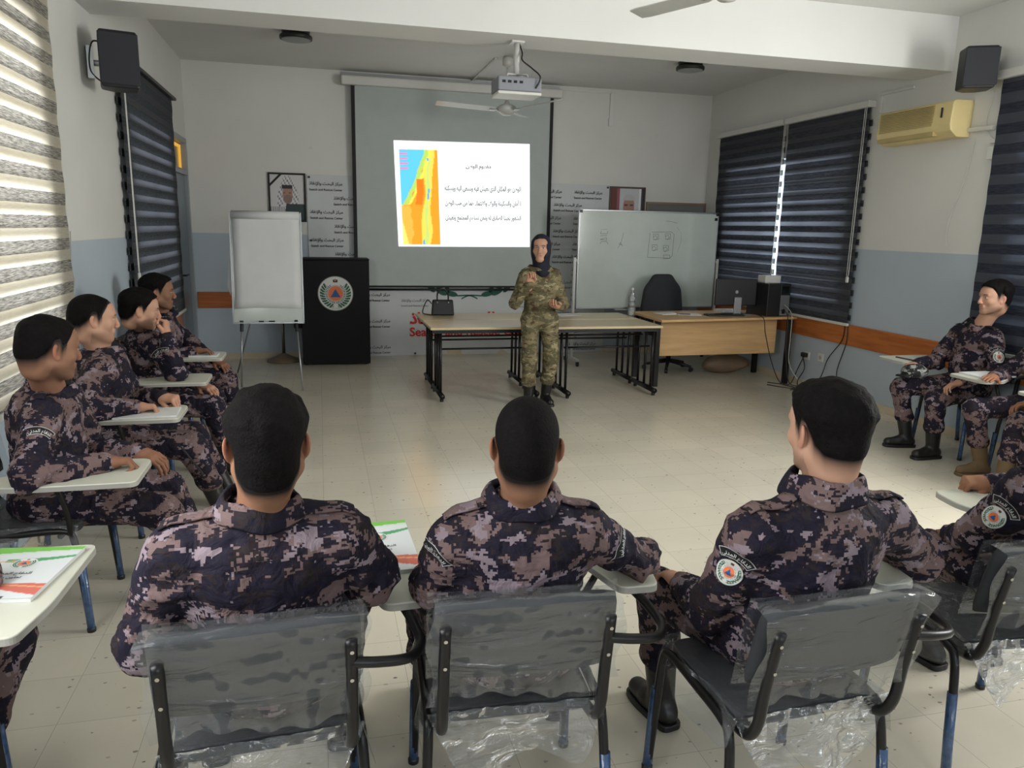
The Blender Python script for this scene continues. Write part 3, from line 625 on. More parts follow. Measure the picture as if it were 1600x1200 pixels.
for i in range(8): Fc.append((i, i+1, 117+i+1, 117+i))
for j in range(12): Fc += [(j*9, 117+j*9, 117+j*9+9, j*9+9), (j*9+8, j*9+17, 117+j*9+17, 117+j*9+8)]
put(raw('paper_pad', V, Fc, MT['paper'], r, True)); put(MB().tube([(-.33, -.02, 1.075), (.335, -.02, 1.075)], .042, 20).build('paper_roll', MT['paper'], r, True))
V = [(-.35, .02, .95), (-.40, .03, .35), (-.37, .035, .25), (-.34, .03, .5)]; V += [(x, y+.002, z) for x, y, z in V]
put(raw('turned_sheet', V, [(0, 1, 2, 3), (7, 6, 5, 4), (0, 4, 5, 1), (1, 5, 6, 2), (2, 6, 7, 3), (3, 7, 4, 0)], MT['paper'], r))
put(MB().box(-.30, .30, -.06, -.01, -.03, -.018).build('pen_tray', MT['alu'], r)); put(MB().tube([(0, -.045, -.012), (.06, -.045, -.012)], .009, 8).tube([(-.1, -.045, -.012), (-.05, -.045, -.012)], .009, 8).build('markers', MT['black'], r))
for sx, a, b in ((-1, (-.27, .05, .70), (-.30, .03, .005)), (1, (.27, .05, .70), (.325, -.24, .005)), (0, (-.1, .15, 1.0), (-.42, .85, .005))):
    lg = MB().tube([a, b], .009, 8).build('leg', MT['alu'], r, True)
    if sx: MB().tube([Vector(a), Vector(a).lerp(Vector(b), .16)], .018, 10).build('leg_clamp', MT['black'], lg)
r = thing('lectern', (.173, 9.44, 0), 0, 'black box lectern with a round white emblem, standing before the screen', 'lectern')
MB().box(-.405, .405, 0, .44, .012, 1.27).box(-.41, .41, .02, .46, 1.27, 1.29).build('lectern_body', MT['podium'], r, bevel=.006)
MB().box(-.50, -.405, .05, .28, .45, .56).build('side_shelf', MT['podium'], r, bevel=.01)
ft = MB()
for x in (-.36, .36):
    for y in (.04, .4): ft.box(x-.02, x+.02, y-.02, y+.02, 0, .012)
ft.build('feet', MT['black'], r)
V, Fc = disc_geo(90, 260); C = emblem_cols(V[:, 0], V[:, 1]); raw('round_emblem', [(x*.21, -.003, .875+y*.21) for x, y in V], [tuple(reversed(f)) for f in Fc], MT['vc'], r, cols=C)
r = thing('metal_pole_stand', (-.47, 9.80, 0), 0, 'slim chrome pole on a low brown round base behind the flip chart', 'pole stand')
MB().lathe([(.21, 0), (.205, .02), (.12, .05), (.04, .09), (.02, .10)], seg=32).build('base', plain('brown_metal_base', rgb(120, 104, 86), .4), r, True); MB().tube([(0, 0, .09), (0, 0, 1.45)], .02, 14).build('pole', MT['chrome'], r, True)
# ------------------------------------------------------------------ folding tables
def mtable(x0, x1, y0, y1, label, lx0, lx1):
    cx, cy = (x0+x1)/2, (y0+y1)/2; r = thing('training_table', (cx, cy, 0), 0, label, 'table', 'row of laminate training tables'); w, d = (x1-x0)/2, (y1-y0)/2
    MB().box(-w, w, -d, d, .716, .74).build('tabletop', MT['tabletop'], r, bevel=.003)
    MB().box(-w+.02, w-.02, -d+.02, -d+.045, .68, .716).box(-w+.02, w-.02, d-.045, d-.02, .68, .716).build('apron_rail', MT['frame'], r)
    for sx, lx in ((0, lx0-cx), (1, lx1-cx)):
        lg = MB(); 
        for y in (-.2, -.03): lg.tube([(lx, y+.02, .06), (lx, y+.02, .70)], .014, 10)
        lg.tube([(lx, .16, .06), (lx, .16, .70)], .014, 10).box(lx-.02, lx+.02, -d+.04, d-.04, .69, .716)
        l = lg.build('leg', MT['frame'], r, True); MB().tube([(lx, -d-.0, .055), (lx, d-.03, .055)], .026, 12).build('foot_bar', MT['frame'], l, True)
        for py in (-d+.04, d-.08): MB().lathe([(.018, 0), (.02, .03)], (lx, py, 0), 12).build('foot_pad', MT['black'], l)
    for z, y in ((.60, .1), (.50, -.1)): MB().tube([(lx0-cx, y, z), (lx1-cx, y, z)], .01, 8).build('stretcher', MT['frame'], r, True)
mtable(1.015, 2.215, 7.22, 7.82, 'front left laminate table with its corner nearest the lectern side', 1.13, 2.1)
mtable(1.015, 2.215, 7.85, 8.45, 'rear left laminate table carrying the small black handbag', 1.13, 2.1)
mtable(2.235, 3.42, 7.18, 7.78, 'front right laminate table just right of the standing woman', 2.42, 3.37)
mtable(2.235, 3.42, 7.81, 8.41, 'rear right laminate table carrying the empty clear bottle', 2.42, 3.37)
# things on the tables
r = thing('handbag', (1.30, 8.3, .74), radians(-6), 'small black structured handbag with two handles on the rear left table', 'handbag')
b = MB(); b.prism([(-.125, -.06), (.125, -.06), (.125, .06), (-.125, .06)], 0, .17); o = b.build('bag_body', MT['black'], r, bevel=.015)
for v in o.data.vertices:
    if v.co.z > .1: v.co.x *= .9; v.co.y *= .55
for y in (-.035, .035): MB().tube(curve_pts([(-.06, y, .16), (-.055, y, .24), (0, y*.8, .285), (.055, y, .24), (.06, y, .16)]), .006, 8).build('handle', MT['black'], r, True)
MB().tube(curve_pts([(-.12, 0, .12), (-.17, .01, .16), (-.22, 0, .03), (-.16, -.05, .008), (-.1, -.07, .01)]), .006, 6).build('shoulder_strap', MT['black'], r, True)
s_ = MB()
for x in (-.06, .06): s_.lathe([(.011, 0), (.011, .006)], (0, 0, 0), 12)
o = MB().box(-.068, -.052, -.062, -.05, .135, .151).box(.052, .068, -.062, -.05, .135, .151).build('metal_studs', MT['chrome'], r, bevel=.004)
o = box('paper_sheet', MT['paper'], None, -.15, .13, -.10, .11, 0, .002); o.location = (2.70, 8.2, .74); o.rotation_euler = (0, 0, .3); tag(o, 'single white paper sheet on the table beside the standing woman', 'paper')
r = thing('water_bottle', (3.44, 8.07, .74), 0, 'tall empty clear plastic bottle on the table in front of the whiteboard', 'bottle')
MB().lathe([(.0, 0), (.038, .002), (.044, .02), (.044, .08), (.040, .09), (.044, .10), (.044, .17), (.040, .18), (.044, .19), (.042, .22), (.02, .27), (.014, .28), (.014, .30)], seg=28).build('bottle_body', MT['bottle'], r, True)
MB().lathe([(.016, .295), (.016, .318), (.0, .32)], seg=20).build('cap', MT['white'], r)
MB().lathe([(.0451, .105), (.0451, .165)], seg=28).build('bottle_band', MT['bottle'], r, True)
# ------------------------------------------------------------------ whiteboard on its stand
r = thing('whiteboard', (4.11, 9.2, 0), radians(1.2), 'wide white marker board on a wheeled stand with faint drawings, right of the screen', 'whiteboard')
MB().box(-.955, .955, -.012, .012, .72, 1.93).build('board_surface', MT['board'], r)
MB().box(-.97, .97, -.018, .018, 1.925, 1.945).box(-.97, .97, -.018, .018, .705, .725).box(-.97, -.955, -.018, .018, .705, 1.945).box(.955, .97, -.018, .018, .705, 1.945).build('board_frame', MT['alu'], r, bevel=.003)
MB().box(-.45, .45, -.07, -.012, .69, .703).build('marker_tray', MT['alu'], r)
for sx in (-1, 1):
    lg = MB().box(sx*1.0-.016, sx*1.0+.016, -.016, .016, .07, 1.35).box(sx*.955-.03, sx*.955+.03, -.01, .01, 1.3, 1.33).build('stand_post', MT['whitemetal'], r, bevel=.003)
    MB().box(sx*1.0-.02, sx*1.0+.02, -.25, .25, .06, .09).build('foot_beam', MT['whitemetal'], lg, bevel=.003)
    w_ = MB()
    for y in (-.23, .23): w_.tube([(sx-.014, y, .03), (sx+.014, y, .03)], .029, 14)
    w_.build('castor_wheels', MT['black'], lg)
cn = MB()
for x, z in ((-.945, 1.92), (.93, 1.86), (.945, 1.92)): cn.box(x-.018, x+.018, -.026, -.018, z-.018, z+.018)
cn.build('corner_clips', MT['black'], r)
st = MB()
def W2(u, v): return Vector((-.97+(u-904)*.00893, -.0135, 1.93-(v-330)*.0080))
def stroke(P, w=.0035, closed=False):
    P = [W2(*p) for p in P]; P = P+[P[0]] if closed else P
    for a, b in zip(P, P[1:]):
        d = (b-a); 
        if d.length < 1e-6: continue
        n = Vector((-d.z, 0, d.x)).normalized()*w*.5; k = len(st.v); st.v += [tuple(a-n), tuple(b-n), tuple(b+n), tuple(a+n)]; st.f.append((k, k+1, k+2, k+3))
stroke([(1016, 361), (1046, 360), (1051, 364), (1050, 398), (1046, 402), (1011, 401), (1013, 362)]); stroke([(1037, 343), (1046, 344), (1055, 346)], .003)
for a, b in ((1021, 367), (1040, 366), (1020, 384), (1038, 385)):
    stroke([(a-3, b-3), (a+5, b-3), (a+6, b+5), (a-2, b+6), (a-3, b-3)]); stroke([(a-3, b+2), (a+1, b-1), (a+4, b+3), (a, b+7)])
stroke([(1036, 397), (1046, 397), (1047, 402), (1037, 403), (1036, 397)]); stroke([(1055, 352), (1062, 362), (1063, 375), (1058, 392)], .002)
raw('marker_drawing', st.v, st.f, MT['ink'], r); st = MB()
stroke([(937, 359), (948, 358)], .002); stroke([(938, 361), (937, 365), (947, 365), (948, 361)]); stroke([(937, 368), (947, 368)]); stroke([(937, 374), (946, 371), (947, 375), (937, 374)])
stroke([(937, 381), (939, 377), (947, 377), (949, 381)]); raw('marker_drawing', st.v, st.f, MT['ink'], r); st = MB(); stroke([(972, 363), (969, 378), (964, 388)]); stroke([(965, 380), (970, 382)]); stroke([(967, 378), (972, 384)])
raw('marker_drawing', st.v, st.f, MT['ink'], r)
# ------------------------------------------------------------------ teacher's desk and its things
r = thing('teacher_desk', (4.42, 7.95, 0), 0, 'light oak desk with a broad front panel and black legs, under the computer', 'desk')
MB().prism([(-.90, -.52), (.87, -.33), (.87, .42), (-.90, .35)], .742, .768).build('desktop', MT['oak'], r, bevel=.003)
m = MB(); m.X = Matrix.Translation((0, 0, 0)); m.prism([(-.86, -.24), (.70, -.20), (.70, -.18), (-.86, -.22)], .33, .742); m.build('front_panel', MT['oak'], r, bevel=.002)
for x, y in ((.76, -.36), (.78, .33), (-.84, .28), (-.84, -.30)):
    MB().box(x-.025, x+.025, y-.03, y+.03, .0, .742).build('leg', MT['frame'], r, bevel=.004)
MB().box(-.84, .78, .3, .33, .70, .742).build('rear_rail', MT['frame'], r)
r = thing('computer_monitor', (4.66, 7.92, .768), radians(-4), 'black computer monitor seen from behind on the oak desk', 'monitor')
MB().box(-.255, .25, -.02, .02, .10, .41).build('monitor_shell', MT['black'], r, bevel=.012); MB().box(-.24, .235, .02, .022, .115, .395).build('screen_glass', MT['blackgloss'], r)
MB().box(-.03, .06, -.045, -.02, .01, .2).build('stand_neck', MT['alu'], r, bevel=.006); MB().box(-.12, .15, -.12, .1, 0, .012).build('stand_base', MT['alu'], r, bevel=.004)
MB().lathe([(.019, 0), (.019, .003)], seg=24).build('round_badge', MT['alu'], r).matrix_local = Matrix.Translation((0, -.022, .26)) @ Matrix.Rotation(pi/2, 4, 'X')
r = thing('computer_tower', (5.08, 7.88, .768), radians(3), 'black computer tower with grey back panel beside the monitor', 'computer')
MB().box(-.17, .0, -.2, .2, 0, .37).box(0, .13, -.2, .2, 0, .37).build('tower_case', MT['black'], r, bevel=.006); MB().box(.0, .12, -.203, -.2, .01, .24).build('rear_panel', MT['alu'], r)
MB().box(.01, .1, -.206, -.203, .26, .34).box(.03, .07, -.206, -.203, .03, .08).build('rear_ports', MT['blackgloss'], r)
o = box('small_white_box', MT['white'], None, -.10, .10, -.08, .08, 0, .085, .008); o.location = (5.04, 7.86, 1.139); tag(o, 'small white box lying on top of the computer tower', 'box')
r = thing('keyboard', (4.45, 7.78, .768), radians(-3), 'slim black keyboard lying on the desk in front of the monitor', 'keyboard')
MB().box(-.22, .22, -.07, .07, 0, .018).build('keyboard_body', MT['black'], r, bevel=.004)
k_ = MB()
for i in range(14):
    for j in range(4): k_.box(-.205+i*.0295, -.18+i*.0295, -.055+j*.028, -.033+j*.028, .018, .023)
k_.build('keys', MT['blackgloss'], r)
for (x, y, a, l) in ((3.86, 8.02, .2, 'loose white paper at the left end of the oak desk'), (4.08, 7.93, -.25, 'white paper with a pen beside it, near the keyboard'), (4.72, 8.18, .1, 'rolled white paper stack lying between keyboard and monitor')):
    o = box('desk_paper', MT['paper'], None, -.13, .13, -.09, .09, 0, .008 if 'stack' not in l else .03, .001); o.location = (x, y, .768); o.rotation_euler = (0, 0, a); tag(o, l, 'paper')
tag(MB().tube([(3.93, 7.86, .784), (4.05, 7.82, .784)], .005, 6).build('ballpoint_pen', MT['black']), 'black pen lying on the desk papers', 'pen')
# office chair behind the desk
r = thing('office_chair', (4.2, 8.62, 0), radians(8), 'black high-backed swivel chair tucked behind the oak desk', 'office chair')
for a in range(5):
    q = a*2*pi/5+.3; l = MB().tube([(.03*cos(q), .03*sin(q), .11), (.3*cos(q), .3*sin(q), .065)], [.026, .016], 8).build('leg', MT['black'], r, True)
    MB().tube([(.3*cos(q)-.02*sin(q), .3*sin(q)+.02*cos(q), .028), (.3*cos(q)+.02*sin(q), .3*sin(q)-.02*cos(q), .028)], .027, 12).build('castor', MT['black'], l)
MB().tube([(0, 0, .09), (0, 0, .42)], .03, 14).build('gas_lift', MT['black'], r, True)
MB().prism(round_poly([(-.25, -.24), (.25, -.24), (.24, .24), (-.24, .24)], .09), .42, .51).build('seat', MT['fabric'], r, bevel=.03, bseg=3)
P = round_poly([(-.27, .50), (.27, .50), (.30, .72), (.26, 1.0), (.17, 1.10), (.12, 1.17), (-.12, 1.17), (-.17, 1.10), (-.26, 1.0), (-.30, .72)], .07)
m = MB().prism(P, -.045, .045); m.v = [(x, .22+z+.12*(y-.8)**2, y) for x, y, z in m.v]; m.build('backrest', MT['fabric'], r, bevel=.03, bseg=3)
for sx in (-1, 1): MB().tube(curve_pts([(sx*.24, .1, .46), (sx*.32, .08, .5), (sx*.32, 0, .70), (sx*.31, -.18, .70)]), .018, 8).build('armrest', MT['black'], r, True)
# brown sack under the desk
V = []; Fc = []; na, nb = 24, 14
for j in range(nb+1):
    ph = pi*j/nb
    for i in range(na):
        th = 2*pi*i/na; k = 1+.1*sin(3*th+ph*2)+.06*sin(7*th)*sin(ph*5); V.append((.30*sin(ph)*cos(th)*k, .15*sin(ph)*sin(th)*k, max(0, .11+.12*cos(ph)*(1+.15*sin(2*th)))))
for j in range(nb):
    for i in range(na): Fc.append((j*na+i, (j+1)*na+i, (j+1)*na+(i+1) % na, j*na+(i+1) % na))
o = raw('plastic_sack', V, Fc, MT['bag'], None, True); o.location = (4.83, 8.35, 0); tag(o, 'crumpled brown sack lying on the floor under the oak desk', 'sack')
# ------------------------------------------------------------------ air conditioner, speakers, outlets
r = thing('air_conditioner', (XR, 5.96, 2.52), 0, 'yellowed wall-mounted air conditioner between two blinds on the right wall', 'air conditioner')
prof = [(0, .0), (-.13, .0), (-.20, .05), (-.215, .10), (-.20, .28), (-.18, .295), (0, .30)]
m = MB(); n = len(prof)
for y in (-.44, .44): m.v += [(x, y, z) for x, z in prof]
m.f = [tuple(range(n)), tuple(reversed(range(n, 2*n)))]+[(i, i+n, (i+1) % n+n, (i+1) % n) for i in range(n)]; m.build('ac_housing', MT['cream'], r, bevel=.008)
g = MB()
for k in range(12): g.box(-.222, -.205, -.24, .40, .105+k*.0145, .112+k*.0145)
g.build('air_grille', MT['creamd'], r); MB().box(-.212, -.15, -.26, .42, .02, .055).build('air_outlet_flap', MT['creamd'], r, bevel=.004); MB().box(-.222, -.21, -.34, -.33, .16, .24).build('indicator_slot', MT['black'], r)
MB().tube([(-.02, -.4, .06), (-.03, -.7, .05)], .02, 8).build('refrigerant_pipe', MT['white'], r)
def speaker(loc, rz, label, side):
    r = thing('wall_speaker', loc, rz, label, 'speaker')
    m = MB().prism([(-.115, -.12), (.115, -.12), (.12, .06), (.05, .13), (-.05, .13), (-.12, .06)], -.155, .155); m.build('speaker_cabinet', MT['black'], r, bevel=.015)
    MB().box(-.12, .12, -.132, -.121, -.14, .14).build('speaker_grille', plain('speaker_mesh', rgb(26, 28, 36), .7), r, bevel=.01)
    MB().tube([(0, .10, 0), (-side*.16, .14, 0)], .018, 10).box(-side*.17-.02, -side*.17+.02, .10, .2, -.09, .09).build('wall_bracket', MT['alu'], r)
    MB().tube(curve_pts([(-side*.06, .12, .10), (-side*.15, .1, .11), (-side*.17, .1, -.05), (-side*.06, .12, -.13)]), .005, 6).build('speaker_wire', MT['black'], r, True)
    return r
speaker((XL+.22, 5.95, 2.74), radians(14), 'black speaker high on the left wall above the dark blind', 1).scale = (1, 1, 1.16)
speaker((XR-.24, 5.30, 3.0), radians(-28), 'black speaker high on the right wall above the air conditioner', -1)
r = thing('conduit_box', (XR, 5.24, 2.42), 0, 'small white junction box under the right wall speaker', 'junction box')
MB().box(-.04, 0, -.05, .05, -.10, 0).build('box_body', MT['white'], r, bevel=.006); MB().box(-.025, 0, -.15, .05, .03, .06).build('short_conduit', MT['white'], r)
tag(MB().box(XR-.02, XR, 6.62, 6.65, 2.86, 3.02).box(XR-.02, XR, 6.22, 6.65, 3.02, 3.045).build('wall_conduit', MT['white'], bevel=.003), 'thin white conduit above the air conditioner, running to the beam', 'conduit')
tag(MB().tube(curve_pts([(XR-.01, 5.45, 2.5), (XR-.01, 5.5, 2.2), (XR-.01, 5.62, 1.8), (XR-.01, 5.6, 1.62)]), .004, 6).build('wall_cable', MT['white'], smooth=True), 'thin pale cable trailing down the wall below the air conditioner', 'cable')
tag(MB().tube(curve_pts([(XR-.012, 5.32, 2.86), (XR-.012, 5.36, 2.6), (XR-.012, 5.24, 2.46)]), .004, 6).build('wall_cable', MT['white'], smooth=True), 'short cable from the right speaker down to the junction box', 'cable')
for y, z, l in ((7.39, .355, 'wall socket with a black plug beside the oak desk'), (7.15, .375, 'empty wall socket right of the plugged one')):
    r = thing('wall_socket', (XR, y, z), 0, l, 'socket'); MB().box(-.012, 0, -.045, .045, -.045, .045).build('socket_plate', MT['white'], r, bevel=.004)
    MB().lathe([(.022, 0), (.022, .003)], seg=20).build('socket_face', MT['edge'], r).matrix_local = Matrix.Translation((-.012, 0, 0)) @ Matrix.Rotation(-pi/2, 4, 'Y')
tag(box('power_plug', MT['black'], None, XR-.06, XR-.014, 7.36, 7.44, .34, .39, .01), 'black power plug in the wall socket by the desk', 'plug')
tag(MB().box(XL, XL+.03, 9.00, 9.06, 1.42, 1.56).box(XL, XL+.012, 8.99, 9.03, 1.5, 1.62).build('light_switch', MT['white'], bevel=.004), 'white switch box on the left wall next to the door', 'switch')
tag(MB().tube(curve_pts([(XL+.01, 5.30, 1.62), (XL+.01, 5.27, 1.45), (XL+.012, 5.22, 1.40), (XL+.012, 5.18, 1.30), (XL+.012, 5.24, 1.26), (XL+.012, 5.28, 1.33), (XL+.012, 5.22, 1.42)]), .004, 6).build('hanging_cord', MT['edge'], smooth=True), 'pale looped cord hanging on the left wall between the blinds', 'cord')
cables = [([(XR-.05, 7.39, .34), (XR-.09, 7.42, .2), (XR-.14, 7.45, .03), (XR-.2, 7.5, .012), (4.98, 7.62, .012)], 'black cable from the wall plug down to the floor'),
 ([(XR-.05, 7.41, .35), (XR-.06, 7.34, .22), (XR-.1, 7.38, .08), (XR-.16, 7.3, .012), (5.0, 7.2, .012)], 'second black cable looping below the wall plug'),
 ([(XR-.03, 6.78, .80), (XR-.03, 6.80, .62), (XR-.06, 6.95, .4), (XR-.12, 7.0, .15), (5.12, 7.25, .012), (4.9, 7.5, .012)], 'black cable hanging from the blind corner over the wooden rail'),
 ([(XR-.025, 6.74, .80), (XR-.03, 6.73, .6), (XR-.05, 6.8, .3), (XR-.1, 6.72, .1), (5.18, 6.9, .012), (5.0, 6.9, .012)], 'thin dark cable beside it along the wall, ending nearer the camera'),
 ([(4.72, 7.78, .80), (4.78, 7.52, .78), (4.82, 7.5, .6), (4.92, 7.5, .3), (5.03, 7.46, .05), (5.12, 7.35, .012), (5.1, 7.1, .014), (5.0, 6.95, .012)], 'dark monitor cable hanging down over the desk front'),
 ([(5.14, 7.66, .90), (5.16, 7.54, .8), (5.13, 7.48, .55), (5.14, 7.47, .25), (5.22, 7.35, .04), (5.1, 7.2, .012)], 'pale grey cable dropping from the computer tower past the desk edge'),
 ([(5.10, 7.66, .84), (5.11, 7.54, .78), (5.10, 7.5, .4), (5.14, 7.45, .05), (5.2, 7.3, .02), (5.05, 7.05, .02), (5.12, 6.8, .012), (4.95, 6.75, .012)], 'black cable curling into the heap on the floor by the right wall')]
for P, l in cables: tag(MB().tube(curve_pts(P), .0055, 6).build('power_cable', MT['edge'] if 'grey' in l else MT['black'], smooth=True), l, 'cable')
# ------------------------------------------------------------------ signed-distance modelling for people
def vnoise(P, seed=0):
    P = np.asarray(P, float)+seed*17.31; I = np.floor(P).astype(np.int64); f = P-I; f = f*f*(3-2*f); r = 0.
    for dx in (0, 1):
        for dy in (0, 1):
            for dz in (0, 1):
                h = ((I[:, 0]+dx)*374761393+(I[:, 1]+dy)*668265263+(I[:, 2]+dz)*1274126177+seed*97) & 0xffffffff
                h = ((h ^ (h >> 13))*1274126177) & 0xffffffff; h = ((h ^ (h >> 16)) & 0xffff)/65535.
                w = (f[:, 0] if dx else 1-f[:, 0])*(f[:, 1] if dy else 1-f[:, 1])*(f[:, 2] if dz else 1-f[:, 2]); r = r+w*h
    return r*2-1
class Field:
    def __init__(s, lo, hi, h):
        s.lo = np.array(lo, float); s.h = h; s.n = (np.ceil((np.array(hi)-s.lo)/h).astype(int)+1)
        s.F = np.full(s.n, .1, np.float32); s.ax = [s.lo[i]+h*np.arange(s.n[i]) for i in range(3)]
    def win(s, lo, hi):
        a = np.clip(np.floor((np.array(lo)-s.lo)/s.h).astype(int), 0, s.n); b = np.clip(np.ceil((np.array(hi)-s.lo)/s.h).astype(int)+1, 0, s.n)
        if (b <= a).any(): return None
        sl = tuple(slice(a[i], b[i]) for i in range(3)); return sl, (s.ax[0][sl[0]][:, None, None], s.ax[1][sl[1]][None, :, None], s.ax[2][sl[2]][None, None, :])
    def comb(s, sl, d, k, op):
        A = s.F[sl]
        if op == 'u':
            h = np.maximum(k-np.abs(A-d), 0)/k; s.F[sl] = np.minimum(A, d)-h*h*k*.25
        elif op == 's':
            d = -d; h = np.maximum(k-np.abs(A-d), 0)/k; s.F[sl] = np.maximum(A, d)+h*h*k*.25
    def cone(s, a, b, ra, rb, k=.02, op='u', sc=(1, 1, 1)):
        a = np.array(a, float); b = np.array(b, float); m = max(ra, rb)*max(1/np.array(sc).min(), 1)+k+.03
        w = s.win(np.minimum(a, b)-m, np.maximum(a, b)+m)
        if w is None: return
        sl, (X, Y, Z) = w; e = b-a; L2 = max(e@e, 1e-9)
        t = np.clip(((X-a[0])*e[0]+(Y-a[1])*e[1]+(Z-a[2])*e[2])/L2, 0, 1)
        d = np.sqrt(((X-a[0]-t*e[0])*sc[0])**2+((Y-a[1]-t*e[1])*sc[1])**2+((Z-a[2]-t*e[2])*sc[2])**2)-(ra+t*(rb-ra)); s.comb(sl, d, k, op)
    def ell(s, c, r, R=None, k=.02, op='u'):
        c = np.array(c, float); r = np.array(r, float); m = r.max()+k+.03; w = s.win(c-m, c+m)
        if w is None: return
        sl, (X, Y, Z) = w; x, y, z = X-c[0], Y-c[1], Z-c[2]
        if R is not None: x, y, z = [R[0][i]*x+R[1][i]*y+R[2][i]*z for i in range(3)]       # world -> local
        k0 = np.sqrt((x/r[0])**2+(y/r[1])**2+(z/r[2])**2); k1 = np.sqrt((x/r[0]**2)**2+(y/r[1]**2)**2+(z/r[2]**2)**2)+1e-9
        s.comb(sl, k0*(k0-1)/k1, k, op)
    def mesh(s):
        F = s.F; nx, ny, nz = F.shape; I = F < 0; c = np.zeros((nx-1, ny-1, nz-1), np.int8)
        for dx in (0, 1):
            for dy in (0, 1):
                for dz in (0, 1): c += I[dx:nx-1+dx, dy:ny-1+dy, dz:nz-1+dz]
        act = (c > 0) & (c < 8); idx = np.argwhere(act)
        if len(idx) == 0: return np.zeros((0, 3)), []
        ids = -np.ones(act.shape, np.int64); ids[act] = np.arange(len(idx)); acc = np.zeros((len(idx), 3)); cnt = np.zeros(len(idx))
        for ax in range(3):
            o = [i for i in range(3) if i != ax]
            for p in (0, 1):
                for q in (0, 1):
                    a = idx.copy(); a[:, o[0]] += p; a[:, o[1]] += q; b = a.copy(); b[:, ax] += 1
                    fa = F[tuple(a.T)]; fb = F[tuple(b.T)]; m = (fa < 0) != (fb < 0)
                    t = np.where(m, fa/np.where(m, fa-fb, 1), 0); P = a.astype(float); P[:, ax] += t; acc[m] += P[m]; cnt[m] += 1
        V = s.lo+s.h*acc/cnt[:, None]; Q = []
        for ax in range(3):
            o = [i for i in range(3) if i != ax]; sa = [slice(None)]*3; sb = [slice(None)]*3; sa[ax] = slice(0, -1); sb[ax] = slice(1, None)
            A = I[tuple(sa)]; Bb = I[tuple(sb)]; e = np.argwhere(A != Bb); ok = (e[:, o[0]] > 0) & (e[:, o[1]] > 0) & (e[:, o[0]] < F.shape[o[0]]-1) & (e[:, o[1]] < F.shape[o[1]]-1); e = e[ok]
            ins = A[tuple(e.T)]; g = []
            for p, q in ((-1, -1), (0, -1), (0, 0), (-1, 0)): f = e.copy(); f[:, o[0]] += p; f[:, o[1]] += q; g.append(ids[tuple(f.T)])
            g = np.stack(g, 1); flip = ins if ax != 1 else ~ins; g[~flip] = g[~flip][:, ::-1]; Q.append(g)
        return V, np.concatenate(Q)
def vnormals(V, Q):
    a = V[Q[:, 0]]; n = np.cross(V[Q[:, 2]]-a, V[Q[:, 3]]-V[Q[:, 1]]); N_ = np.zeros_like(V)
    for i in range(4): np.add.at(N_, Q[:, i], n)
    return N_/(np.linalg.norm(N_, axis=1)[:, None]+1e-12)
def relax(V, Q, it=1, lam=.5):
    for _ in range(it):
        S = np.zeros_like(V); c = np.zeros(len(V))
        for i in range(4):
            j = (i+1) % 4; np.add.at(S, Q[:, i], V[Q[:, j]]); np.add.at(S, Q[:, j], V[Q[:, i]]); np.add.at(c, Q[:, i], 1); np.add.at(c, Q[:, j], 1)
        V = V*(1-lam)+lam*S/np.maximum(c, 1)[:, None]
    return V
def crumple(V, Q, amp, seed, joints=(), f=(9, 9, 15)):
    n = vnormals(V, Q); P = V*np.array(f); w = 1-np.abs(vnoise(P+1.5*vnoise(V*6, seed+3)[:, None], seed))*2
    w2 = 1-np.abs(vnoise(V*np.array([24, 24, 30])+vnoise(V*9, seed+5)[:, None]*1.5, seed+1))*2; w3 = vnoise(V*5, seed+2)
    A = np.full(len(V), 1.)
    for j, r, g in joints: A += g*np.exp(-((V-np.array(j))**2).sum(1)/(r*r))
    return V+n*((amp*(.55*w+.28*w2)*A+amp*.8*w3))[:, None]
